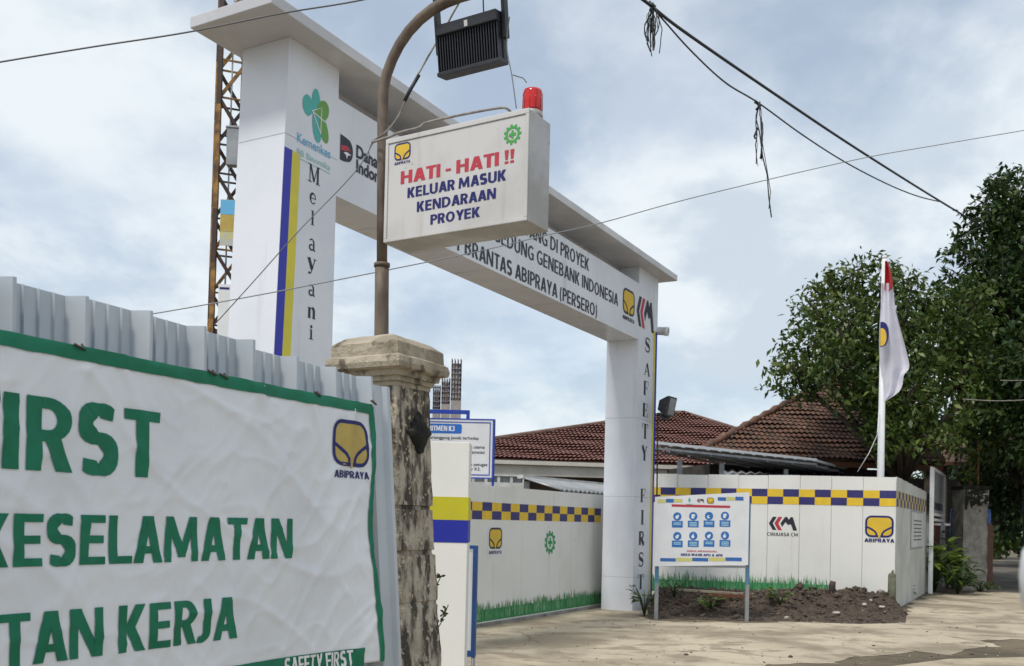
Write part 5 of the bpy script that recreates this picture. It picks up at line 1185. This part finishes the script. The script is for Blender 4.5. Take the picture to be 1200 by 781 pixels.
def rock(mb, c, r, rd, mi=0, flat=.7):
    bm = bmesh.new(); bmesh.ops.create_icosphere(bm, subdivisions=1, radius=1); sx, sy, sz = (rd.uniform(.6, 1.3) for _ in range(3)); o = rd.random() * 90
    vs = [V((v.co.x * sx, v.co.y * sy, v.co.z * sz * flat)) * r * (1 + .35 * mnoise.noise(v.co * 1.7 + V((o, 0, 0)))) + V(c) for v in bm.verts]
    mb.add(vs, [[v.index for v in f.verts] for f in bm.faces], mi); bm.free()
rd = random.Random(5); mb = MB()
for k in range(3200):
    x, y = rd.uniform(2.3, 7.4), rd.uniform(16.5, 19.2); z = soil_h(x, y)
    if z < .02: continue
    hum = sstep(.25, .6, z); 
    if rd.random() > .35 + hum: continue
    rock(mb, (x, y, z + .01), rd.uniform(.012, .05) * (1 + hum * .9), rd, 1 if rd.random() < .03 else 0)
tag(mb.build('soil_clods', [m_clod, m_chip], fix=False), 'dark clods and crumbs strewn over the soil heap', 'soil', kind='stuff')
rd = random.Random(8); mb = MB()
for k in range(170):
    px, py = rd.uniform(560, 1190), rd.uniform(728, 790); q = gz(px, py); rock(mb, (q.x, q.y, .008), rd.uniform(.005, .016) * (1 if rd.random() < .93 else 2), rd, 1 if rd.random() < .4 else 0)
tag(mb.build('gravel', [m_clod, m_chip], fix=False), 'scattered small stones and dirt crumbs on the driveway', 'gravel', kind='stuff')
def soil_at(px, py):
    lo, hi = 16.2, 19.6; d = ray(px, py)
    y = lo
    while y < hi:
        q = EYE + d * (y / d.y)
        if q.z <= soil_h(q.x, q.y): return q
        y += .02
    return gz(px, py)
for (px, py, w_, h_, rz_, lab) in ((980, 721, .15, .035, .3, 'largest white broken tile lying at the foot of the soil heap'), (1013, 711, .09, .04, -.4, 'pale flat stone chip high on the right of the soil heap'), (1033, 714, .14, .03, .2, 'long pale stone chip near the round stake'), (916, 705, .08, .04, .9, 'pale chip in the middle of the soil heap')):
    q = soil_at(px, py); mb = MB(); n = 7; pts = []
    for k in range(n): t = 2 * math.pi * k / n; r_ = random.uniform(.75, 1.1); pts.append(V((math.cos(t) * w_ / 2 * r_, math.sin(t) * h_ * r_, 0)))
    Rm = Matrix.Rotation(rz_, 3, 'Z') @ Matrix.Rotation(.5, 3, 'X'); mb.prism([Rm @ p + q + UP * .03 for p in pts], Rm @ V((0, 0, .022))); tag(mb.build('rubble_chip', m_chip), lab, 'rubble')
q = soil_at(1045, 699); stk = thing('round_stake', q - UP * .1, 'grey green round stake standing at the hoarding corner', 'stake')
mb = MB(); zt_ = at(1045, 672, q.y).z; mb.tube([q - UP * .15, q + UP * .1, V((q.x, q.y, zt_ - .03)), V((q.x, q.y, zt_))], [.075, .075, .072, .05], 14); mb.build('stem', m_stake, stk)
mb = MB(); mb.tube([V((q.x, q.y, zt_ - .01)), V((q.x + .02, q.y, zt_ + .06))], [.03, .018], 8); mb.build('tip', m_stake, stk)
q = soil_at(975, 694); mb = MB(); mb.tube([q - UP * .2, q + UP * .12, q + V((.02, 0, .2))], [.06, .065, .05], 7); tag(mb.build('wooden_stump', m_rustdark), 'short dark stump sticking out of the soil heap', 'stump')
pA, pB = at(790, 691, 18.7), at(884, 697, 18.7); mb = MB(); mb.bar(pA, pB, .04, .13, ref=V((0, 1, 0))); mb.v = mb.v; tag(mb.build('plank', m_plank), 'pale board lying along the foot of the hoarding behind the safety board', 'plank')
pA, pB = soil_at(800, 708), soil_at(852, 710); mb = MB(); mb.bar(pA + UP * .06, pB + UP * .08, .05, .07); tag(mb.build('plank', m_rustdark), 'dark board half buried in soil behind the safety board', 'plank')
pA, pB = soil_at(830, 700), soil_at(880, 703); mb = MB(); mb.bar(pA + UP * .05, pB + UP * .05, .05, .06); tag(mb.build('plank', m_wood), 'short brown board in the soil by the right leg of the safety board', 'plank')

# ------------------------------------------------------------------ foliage
def leaves(name, m, parent, pts, out_, size, seed, asp=.42, droop=.25, face=None):
    r_ = np.random.default_rng(seed); n = len(pts); pts = np.asarray(pts); out_ = np.asarray(out_)
    o = np.array(parent.matrix_world.translation) if parent else np.zeros(3)
    d = r_.normal(size=(n, 3)); d += out_ * .9; d[:, 2] -= droop; d /= np.linalg.norm(d, axis=1)[:, None] + 1e-9
    nr = r_.normal(size=(n, 3)) * .7 + np.array([0, 0, 1.0]); s = np.cross(d, nr); s /= np.linalg.norm(s, axis=1)[:, None] + 1e-9; nn = np.cross(s, d)
    L_ = (size * r_.uniform(.6, 1.3, n))[:, None]; w_ = L_ * asp
    v0 = pts; v1 = pts + d * L_ * .45 + s * w_ * .5 + nn * L_ * .06; v2 = pts + d * L_ - nn * L_ * .12; v3 = pts + d * L_ * .45 - s * w_ * .5 + nn * L_ * .06
    co = np.stack([v0, v1, v2, v3], 1).reshape(-1, 3) - o
    me = bpy.data.meshes.new(name); me.vertices.add(4 * n); me.vertices.foreach_set('co', co.ravel().astype(np.float32))
    me.loops.add(4 * n); me.loops.foreach_set('vertex_index', np.arange(4 * n, dtype=np.int32)); me.polygons.add(n)
    me.polygons.foreach_set('loop_start', np.arange(0, 4 * n, 4, dtype=np.int32)); me.update(calc_edges=True); me.validate()
    for q in (m if isinstance(m, list) else [m]): me.materials.append(q)
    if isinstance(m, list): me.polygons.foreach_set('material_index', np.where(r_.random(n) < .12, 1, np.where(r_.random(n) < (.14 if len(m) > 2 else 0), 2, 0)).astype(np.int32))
    ob = bpy.data.objects.new(name, me); COL.objects.link(ob)
    if parent: ob.parent = parent
    return ob
def clump_points(clumps, per, seed):
    """clusters of leaves at twig ends spread through each clump's volume"""
    r_ = np.random.default_rng(seed); P, O = [], []
    for (c, r) in clumps:
        nt_ = max(3, int(per * r * r)); dirs = r_.normal(size=(nt_, 3)); dirs /= np.linalg.norm(dirs, axis=1)[:, None]
        rad = r * r_.uniform(.25, 1, nt_) ** .5 * (1 + .34 * np.sin(dirs[:, 0] * 7 + dirs[:, 2] * 5 + r * 9)); tw = np.array(c) + dirs * rad[:, None] * np.array([1, 1, .85])
        for t, d in zip(tw, dirs):
            k = r_.integers(7, 13); P.append(t + r_.normal(size=(k, 3)) * .13); O.append(np.repeat(d[None] * .8, k, 0))
    return np.concatenate(P), np.concatenate(O)
def tree(name, basept, clumps, label, m, size, per, seed, tr=.22, asp=.42):
    r0 = random.Random(seed + 50); ext = []
    for c, r in clumps:
        for k in range(4):
            dv = V((r0.gauss(0, 1), r0.gauss(0, .7), r0.gauss(.15, 1))).normalized(); ext.append((V(c) + dv * r * r0.uniform(.8, 1.25), r * r0.uniform(.22, .42)))
    full = clumps + ext
    t = thing(name, basept, label, 'tree'); P, O = clump_points(full, per, seed); leaves('crown', m, t, P, O, size, seed, asp)
    rd = random.Random(seed); mb = MB(); b = V(basept); top = sum((V(c) for c, r in clumps), V()) / len(clumps); fork = b + (V((top.x, top.y, 0)) - V((b.x, b.y, 0))) * .25 + UP * (top.z - b.z) * .45
    mb.tube([b - UP * .1, b + UP * .4, (b + fork) / 2 + V((.08, .05, 0)), fork], [tr * 1.5, tr * 1.1, tr, tr * .8], 10); mb.build('trunk', m_bark, t)
    mb = MB()
    for c, r in clumps:
        c = V(c); mid = (fork + c) / 2 + V((rd.uniform(-.3, .3), rd.uniform(-.3, .3), .25)); mb.tube([fork, mid, c], [tr * .5, tr * .28, tr * .08], 6)
        for k in range(4):
            e = c + V((rd.uniform(-1, 1), rd.uniform(-1, 1), rd.uniform(-.6, 1))) * r * .8; mb.tube([mid + (c - mid) * rd.uniform(.3, .9), (c + e) / 2 + UP * .05, e], [.035, .025, .01], 5)
    mb.build('limb', m_bark, t); return t
def CL(lst, Y, s=F): 
    o = []
    for x, y, rpx, dy in lst: p = at(x, y, Y + dy); o.append((p, rpx * (Y + dy) / F))
    return o
c1 = CL([(940, 415, 30, 0), (930, 445, 24, -.6), (955, 370, 28, .5), (975, 345, 26, 1), (1000, 328, 24, .5), (1030, 330, 26, 0), (1060, 335, 22, .6), (985, 385, 34, -.8), (1020, 375, 36, 0), (1060, 375, 34, -.6), (965, 420, 34, -1.2), (1000, 430, 36, -.4), (1045, 425, 38, -1.0), (1085, 400, 34, 0),
          (942, 452, 18, -.4), (988, 460, 22, -1), (1022, 468, 27, -.8), (1060, 465, 36, -1.4), (1095, 445, 36, -.6), (1125, 385, 34, .6), (1140, 430, 36, .2), (1110, 490, 36, -1), (1070, 508, 34, -1.6), (1030, 510, 28, -1.4), (1150, 480, 38, 0), (1120, 420, 40, 1.5), (1135, 355, 26, 1), (1100, 360, 26, 1), (975, 400, 34, 1.2), (1020, 400, 36, 1.4), (1060, 420, 36, 1.4), (1045, 480, 30, 1.6), (1080, 350, 26, 1.2)], 26.0)
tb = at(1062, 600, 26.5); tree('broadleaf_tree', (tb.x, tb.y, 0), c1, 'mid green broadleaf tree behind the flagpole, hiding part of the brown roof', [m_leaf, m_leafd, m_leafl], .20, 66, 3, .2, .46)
c2 = CL([(1165, 245, 34, 0), (1195, 235, 40, .5), (1150, 290, 34, -.4), (1190, 290, 48, 0), (1140, 335, 36, -.6), (1175, 345, 46, -.8), (1130, 365, 28, 0), (1215, 345, 56, 0), (1165, 400, 44, -.4), (1205, 410, 52, -.8), (1160, 455, 42, 0), (1195, 470, 50, -.6), (1150, 505, 38, -.4), (1190, 520, 46, -.4),
          (1240, 270, 60, 1), (1280, 340, 70, 1), (1250, 430, 70, 0), (1300, 430, 80, 1), (1240, 510, 60, 0), (1300, 520, 70, 1), (1150, 430, 40, 2), (1200, 380, 60, 3), (1190, 450, 60, 3), (1160, 540, 30, 1), (1210, 560, 34, 2), (1185, 470, 46, -4.5), (1215, 430, 60, -5), (1255, 480, 60, -5.5), (1165, 505, 26, -3.5), (1200, 515, 30, -5), (1240, 530, 40, -5.5), (1150, 560, 24, 3.5), (1180, 580, 30, 3.5)], 30.0)  # forward overhanging clumps added so the crown casts shade beneath
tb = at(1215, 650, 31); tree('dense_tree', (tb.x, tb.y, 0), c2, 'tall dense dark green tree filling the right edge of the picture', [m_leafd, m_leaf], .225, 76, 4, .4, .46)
c3 = CL([(1090, 520, 40, 0), (1130, 535, 36, 0), (1175, 560, 40, 1), (1215, 580, 46, 0), (1130, 590, 40, 3), (1180, 600, 40, 3), (1100, 560, 40, 3), (1230, 540, 60, 2), (1250, 600, 60, 3)], 44.0)
tb = at(1150, 645, 45); tree('background_tree', (tb.x, tb.y, 0), c3, 'low dark tree in the shade far down the side road', m_leafd, .42, 16, 6, .3)
c4 = CL([(1195, 605, 18, 0), (1225, 600, 26, 0), (1190, 632, 16, 0), (1260, 620, 30, 1), (1170, 640, 12, 0)], 52.0)
tb = at(1215, 648, 52); tree('roadside_bush', (tb.x, tb.y, 0), c4, 'small grey green bush by the far end of the side road', m_leaf, .4, 14, 8, .12)
hd = CL([(x, 640 + 4 * math.sin(x), 16, 0) for x in range(1095, 1260, 14)] + [(x, 612, 22, 2) for x in range(1080, 1280, 18)], 58.0)
P, O = clump_points(hd, 14, 12); ob = leaves('far_hedge', m_leafd, None, P, O, .5, 12); tag(ob, 'dark hedge mass closing the far end of the side road', 'hedge', kind='stuff')

def leafy_plant(name, base, h, n, size, label, m, seed, spread=.35, group=None):
    t = thing(name, base, label, 'plant', group); rd = random.Random(seed); mb = MB(); ml = MB(); b = V(base)
    for k in range(n):
        ang = rd.uniform(0, 6.28); ln = h * rd.uniform(.55, 1); sp_ = spread * rd.uniform(.3, 1); tip = b + V((math.cos(ang) * sp_, math.sin(ang) * sp_, ln)); mid = b + V((math.cos(ang) * sp_ * .35, math.sin(ang) * sp_ * .35, ln * .6))
        mb.tube([b, mid, tip], [.012, .009, .004], 5)
        for q in range(rd.randint(2, 4)):
            p = b + (tip - b) * rd.uniform(.45, 1); a2 = ang + rd.uniform(-1.3, 1.3); s_ = size * rd.uniform(.6, 1.2); d = V((math.cos(a2), math.sin(a2), rd.uniform(-.3, .6))).normalized(); sd_ = d.cross(UP).normalized(); nn = sd_.cross(d)
            ml.add([p, p + d * s_ * .25 + sd_ * s_ * .2 + nn * s_ * .05, p + d * s_ * .6 + sd_ * s_ * .22 + nn * s_ * .05, p + d * s_ - nn * s_ * .18, p + d * s_ * .6 - sd_ * s_ * .22 + nn * s_ * .05, p + d * s_ * .25 - sd_ * s_ * .2 + nn * s_ * .05, p + d * s_ * .55], [(0, 1, 6), (1, 2, 6), (2, 3, 6), (3, 4, 6), (4, 5, 6), (5, 0, 6)], 0 if rd.random() < .7 else 1, True)
    mb.build('stem', m_weed, t); ml.build('foliage', m if isinstance(m, list) else [m, m_weed], t, fix=False); return t
leafy_plant('leafy_plant', gz(755, 722) + UP * .0, .55, 10, .17, 'yellow green leafy plant at the foot of the right arch leg', [m_leafy, m_weed], 3, .3)
leafy_plant('leafy_plant', soil_at(790, 700), .38, 8, .16, 'small green plant behind the left leg of the safety board', [m_weed, m_leafy], 4, .3)
leafy_plant('leafy_plant', soil_at(834, 716), .3, 7, .2, 'pale leaved plant between the legs of the safety board', [m_leafy, m_weed], 5, .25)
leafy_plant('leafy_plant', soil_at(914, 710), .3, 8, .2, 'low yellowish plant in the middle of the soil heap', [m_leafy, m_weed], 7, .25)
leafy_plant('leafy_plant', gz(1061, 703), .4, 12, .16, 'dark low plant beside the round stake at the hoarding corner', [m_leafd, m_weed], 9, .25)
for i, (px, py, h, n, s, lab, mm) in enumerate(((1095, 694, 1.5, 26, .55, 'big yellow green leafed plant along the side hoarding', [m_lime, m_leafy]), (1110, 690, 1.6, 26, .5, 'tall dark leafed plant beside the old concrete post', [m_leafd, m_leaf]), (1085, 690, .8, 18, .4, 'low broad leafed plant against the side hoarding', [m_lime, m_leafy]), (1122, 697, .8, 20, .35, 'low green plant at the foot of the old concrete post', [m_leaf, m_leafd]), (1148, 694, .35, 18, .2, 'grassy tuft right of the old concrete post', [m_leaf, m_weed]))):
    leafy_plant('broad_leaf_plant', gz(px, py), h, n, s, lab, mm, 20 + i, .7 if h > 1 else .5)
# weeds growing out of the stone post
for i, (px, py, h, sg) in enumerate(((507, 704, .12, 1), (511, 760, .22, 1))):
    a, b = FN.px(px, py, fence_c); q = FN.p(pcx + pw / 2 - .01, b, plean(b) - .1); t = thing('wall_weed', q, ('upper tiny weed', 'lower larger weed')[i] + ' sprouting from the right edge of the stone post', 'weed'); mb = MB(); ml = MB(); rd = random.Random(40 + i); tip = q + U * .07 - W * (.05 + .03 * i) + UP * h
    mb.tube([q, (q + tip) / 2 + U * .02, tip], .003, 5)
    for k in range(10 + 6 * i):
        p = q + (tip - q) * rd.uniform(.25, 1); d = V((rd.uniform(-1, 1), rd.uniform(-.5, .5), rd.uniform(-.2, .8))).normalized() * .032; s_ = d.cross(V((0, 1, .2))).normalized() * .008; ml.add([p, p + d * .5 + s_, p + d, p + d * .5 - s_], [(0, 1, 2, 3)])
    mb.build('stem', m_weed, t); ml.build('foliage', m_weed, t, fix=False)

# ------------------------------------------------------------------ things down the side road
pb = gz(1143, 692); Yp = pb.y; op = thing('concrete_post', (pb.x, pb.y, 0), 'old stained concrete gate post under the dark tree', 'gate post')
xa, xb = at(1128.5, 640, Yp), at(1157.5, 640, Yp); zt_ = at(1143, 574, Yp).z; wd = xb.x - xa.x; cx = (xa.x + xb.x) / 2
mb = MB(); vs = []
for z in np.linspace(0, zt_, 24):
    for k in range(32):
        t = 2 * math.pi * k / 32; c_, s_ = math.cos(t), math.sin(t); m_ = max(abs(c_), abs(s_)); q = V((cx + c_ / m_ * wd / 2 * .98, Yp + .35 + s_ / m_ * wd / 2, z)); vs.append(q + V((c_, s_, 0)) * mnoise.noise(q * 3) * .035)
mb.add(vs, [(i * 32 + j, i * 32 + (j + 1) % 32, (i + 1) * 32 + (j + 1) % 32, (i + 1) * 32 + j) for i in range(23) for j in range(32)] + [tuple(23 * 32 + j for j in range(32))]); mb.build('shaft', m_concrete, op)
mb = MB(); mb.cbox((cx, Yp + .35, zt_ + .06), wd * 1.12, wd * 1.12, .1); mb.build('cap', m_moss, op, bev=.02)
mb = MB(); fq = Fr(V((cx, Yp - .035, zt_)), V((1, 0, 0)), UP); rd = random.Random(2); pts = [(-wd * .47, -.01)] + [(-wd * .47 + wd * .94 * k / 14, -.42 - rd.uniform(-.18, .16)) for k in range(15)] + [(wd * .47, -.01)]
mb.prism([fq.p(a, b, .0) for a, b in pts], fq.N * .03); mb.build('moss_patch', mat('moss_patch', (.012, .012, .011), .95, (.35, .34, .31), 7, .56, .62, bump=1), op)
for px, py, lab in ((1137, 522, 'thin rusty rod on the left of the concrete post top'), (1146, 514, 'taller thin rusty rod on the right of the concrete post top')):
    p = at(px, 565, Yp + .35); q = at(px + .5, py, Yp + .35); mb = MB(); mb.tube([V((p.x, p.y, zt_ + .1)), q], .03, 8); tag(mb.build('steel_rod', m_rustorange), lab, 'rod')
leafy_plant('leafy_plant', V((cx - .25, Yp + .3, zt_ + .11)), .45, 14, .22, 'small fern growing on top of the old concrete post', [m_leaf, m_leafy], 31, .45)
# white framed notice board on two posts
nb0 = at(1091, 650, 24.8); NB = Fr(V((nb0.x, nb0.y, 0)), sdv, UP)
nbo = thing('notice_board', NB.p(.6, 0), 'white framed notice board on posts beside the side hoarding', 'notice board')
a1_, _ = NB.px(1105, 600); ztb = NB.px(1091, 546)[1]
mb = MB(); mb.fbox(NB, -.05, .05, 0, ztb, -.05, .05); mb.build('post', m_whitepaint, nbo); mb = MB(); mb.fbox(NB, a1_ - .05, a1_ + .05, 0, ztb - .02, -.05, .05); mb.build('post', m_whitepaint, nbo)
zb0 = NB.px(1091, 604)[1]
mb = MB()
for z0, z1 in ((ztb - .08, ztb), (zb0, zb0 + .07), (zb0 - .14, zb0 - .07)): mb.fbox(NB, .052, a1_ - .052, z0, z1, -.03, .03)
mb.build('rail', m_whitepaint, nbo)
mb = MB(); mb.fbox(NB, .052, a1_ - .052, zb0 + .072, ztb - .082, -.01, .012); mb.build('panel', m_greymetal, nbo)
mb = MB(); mb.rect(NB, .2, zb0 + .16, a1_ - .2, zb0 + .36, .014); mb.build('print', m_black, nbo, fix=False)
# things between and beyond
def block_thing(name, px0, py0, px1, py1, Y, dpt, label, cat, m, mk):
    a, b = at(px0, py1, Y), at(px1, py0, Y); t = thing(name, ((a.x + b.x) / 2, Y + dpt / 2, a.z), label, cat); mk(t, a, b, Y, dpt, m); return t
def drum(t, a, b, Y, dpt, m):
    r = (b.x - a.x) / 2; c = V(((a.x + b.x) / 2, Y + r, 0)); h = b.z; mb = MB(); mb.lathe(c, [(r * .9, 0), (r, .04), (r, h * .33), (r * 1.04, h * .35), (r, h * .37), (r, h * .66), (r * 1.04, h * .68), (r, h * .7), (r, h - .05), (r * .92, h)], 20); mb.build('barrel', m, t); mb = MB(); mb.lathe(c + UP * h, [(r * .95, 0), (r * .95, .05), (r * .8, .07)], 20); mb.build('lid', m, t)
for px0, px1, lab in ((1116, 1131, 'blue plastic drum left of the old concrete post'), (1153, 1163, 'blue plastic drum right of the old concrete post')):
    dm = block_thing('plastic_drum', px0, 600, px1, 690, Yp + 2.2, 1, lab, 'drum', m_bluetarp, drum)
dr0 = at(1156, 612, Yp + .9); dr1 = at(1165, 612, Yp + .9)
wg = thing('wooden_gate', (dr0.x, dr0.y, 0), 'red brown wooden gate leaf beside the old concrete post', 'gate'); WG = Fr(V((dr0.x, dr0.y, 0)), V((.75, .66, 0)), UP); zt_ = dr0.z
mb = MB()
for k in range(4): mb.fbox(WG, k * .11, k * .11 + .1, .05, zt_ - .03 * k, -.02, .02)
mb.build('board', m_wood, wg); mb = MB(); mb.fbox(WG, 0, .44, .3, .4, .021, .05); mb.fbox(WG, 0, .44, zt_ - .4, zt_ - .3, .021, .05); mb.build('rail', m_wood, wg)
p = gz(1172, 655); mb = MB(); mb.tube([p, V((p.x + .05, p.y, 3.6))], .06, 8); tag(mb.build('thin_pole', m_greymetal), 'thin grey pole standing in the shade right of the concrete post', 'pole')
# shaded house with a porch roof behind the trees
hp = at(1100, 640, 36); sh = thing('shaded_house', (hp.x, 36, 0), 'dark house with a low porch roof in the shade of the trees', 'house')
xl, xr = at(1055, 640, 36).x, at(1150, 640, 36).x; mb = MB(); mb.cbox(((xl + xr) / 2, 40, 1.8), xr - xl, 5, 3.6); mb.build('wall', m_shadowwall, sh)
mb = MB(); ze = at(1100, 541, 33.5).z; q = [V((xl - 1, 33.5, ze)), V((xr - .2, 33.5, ze)), V((xr - .2, 38, ze + 1.7)), V((xl - 1, 38, ze + 1.7))]; mb.prism(q, UP * -.12); mb.build('porch_roof', m_tileold, sh)
for x in (1085, 1105, 1124):
    p = at(x, 640, 33.8); mb = MB(); mb.bar((p.x, 33.8, 0), (p.x, 33.8, ze - .14), .14, .14); mb.build('porch_post', m_brownwall, sh)
mb = MB(); mb.cbox(((xl + xr) / 2 + .3, 37.47, 1.5), 1.0, .05, 2.2); mb.build('door', m_wood, sh)
for x, lab in ((1110, 'pale parcel on the porch bench left of the blue drum'),):
    p = at(x, 612, 31.5); bn = thing('bench', (p.x, p.y, 0), 'low shaded bench with pale top left of the blue drum', 'bench'); mb = MB(); zt2 = at(x, 615, 31.5).z; mb.cbox((p.x, 31.5, zt2), 1.1, .5, .07); mb.build('seat', m_offwhite, bn)
    for s in (-.5, .5):
        for r_ in (-.2, .2): mb = MB(); mb.cbox((p.x + s, 31.5 + r_, (zt2 - .035) / 2), .07, .07, zt2 - .036); mb.build('leg', m_wood, bn)
    mb = MB(); mb.cbox((p.x, 31.5, zt2 * .5), .93, .05, .06); mb.build('stretcher', m_wood, bn)

# ------------------------------------------------------------------ white van at the right edge: only its mirror shows
VX = V((.05, 1, 0)).normalized(); VS = V((-1, .05, 0)).normalized()   # nose direction, side facing the picture
mir = at(1301, 668, 1.15); side0 = V((mir.x, mir.y, 0)) - VS * .20
VF = Fr(side0, -VX, UP)                                          # X runs to the tail, N points out of the far side or in
if VF.N.dot(VS) < 0: sgn = -1
else: sgn = 1
van = thing('van', side0 - VS * .8 - VX * 1.9, 'white van whose rounded mirror pokes in at the right edge', 'van')
mb = MB(); prof_ = [(-.14, .42), (-.2, .6), (-.18, .95), (-.02, 1.2), (.25, 1.82), (.5, 1.9), (3.9, 1.92), (4.0, 1.75), (4.02, .5), (3.95, .36), (-.1, .36)]
mb.prism([VF.p(a, b, 0) for a, b in prof_], VS * -1.62); mb.build('body', m_whitepaint, van, bev=.05)
mb = MB(); mb.prism([VF.p(a, b, sgn * .004) for a, b in ((.2, 1.28), (.42, 1.78), (1.2, 1.78), (1.2, 1.28))], VS * .004); mb.prism([VF.p(a, b, sgn * .004) for a, b in ((1.3, 1.28), (1.3, 1.78), (3.8, 1.78), (3.8, 1.28))], VS * .004); mb.build('window', m_glass, van)
q0 = [VF.p(-.035, 1.22), VF.p(.245, 1.84)]; off = VX * .012 - UP * 0; mb = MB(); mb.prism([q0[0] - VS * .1 + off, q0[0] - VS * 1.52 + off, q0[1] - VS * 1.45 + off, q0[1] - VS * .17 + off], VX * .006 + UP * .003); mb.build('windscreen', m_glass, van)
for a in (.55, 3.2):
    for s in (-.02, -1.42):
        c = VF.p(a, .31) + VS * (s - .18); wh = []; mb = MB(); mb.lathe(c, [(.2, 0), (.3, .01), (.31, .04), (.31, .16), (.3, .19), (.2, .2)], 24, VS); tw_ = mb.build('wheel', m_rubber, van); mb = MB(); mb.lathe(c + VS * .195, [(.19, 0), (.17, .012), (.05, .015)], 20, VS); mb.build('rim', m_greymetal, van).parent = tw_; tw_.children[0].parent = tw_
for s in (-.2, -1.42):
    c = VF.p(-.2, .78) + VS * s; mb = MB(); mb.lathe(c - VX * .03, [(.1, 0), (.1, .045), (.07, .055)], 18, VX); mb.build('headlight', m_chrome, van)
mf = Fr(mir, VS, UP); mb = MB(); vs = []; n = 20
for (sc_, c) in ((.0, .055), (.45, .052), (.78, .035), (.96, .0), (1, -.03), (.97, -.05)):
    for k in range(n):
        t = 2 * math.pi * k / n; ca, sa = math.cos(t), math.sin(t); ex_ = .11 * sc_ * (abs(ca) ** .6) * (1 if ca > 0 else -1); ey_ = .062 * sc_ * (abs(sa) ** .6) * (1 if sa > 0 else -1); vs.append(mir + VS * ex_ + UP * (ey_ - .1 * ex_) + VX * c)
mb.add(vs, [(i * n + j, i * n + (j + 1) % n, (i + 1) * n + (j + 1) % n, (i + 1) * n + j) for i in range(5) for j in range(n)] + [tuple(5 * n + j for j in range(n))], 0, True); mm = mb.build('mirror', m_whitepaint, van)
mb = MB(); mb.flat(mf, [(.092 * math.cos(R(t)), .05 * math.sin(R(t)) - .0092 * math.cos(R(t))) for t in range(0, 360, 15)], .0535 if mf.N.dot(VX) < 0 else -.0535); mb.build('mirror_glass', m_glass, van, fix=False)
mb = MB(); mb.tube([mir - VS * .05 - UP * .03, mir - VS * .14 - UP * .08, mir - VS * .21 - UP * .1], .025, 10); mb.build('mirror_arm', m_dark, van)
bpy.context.view_layer.update()
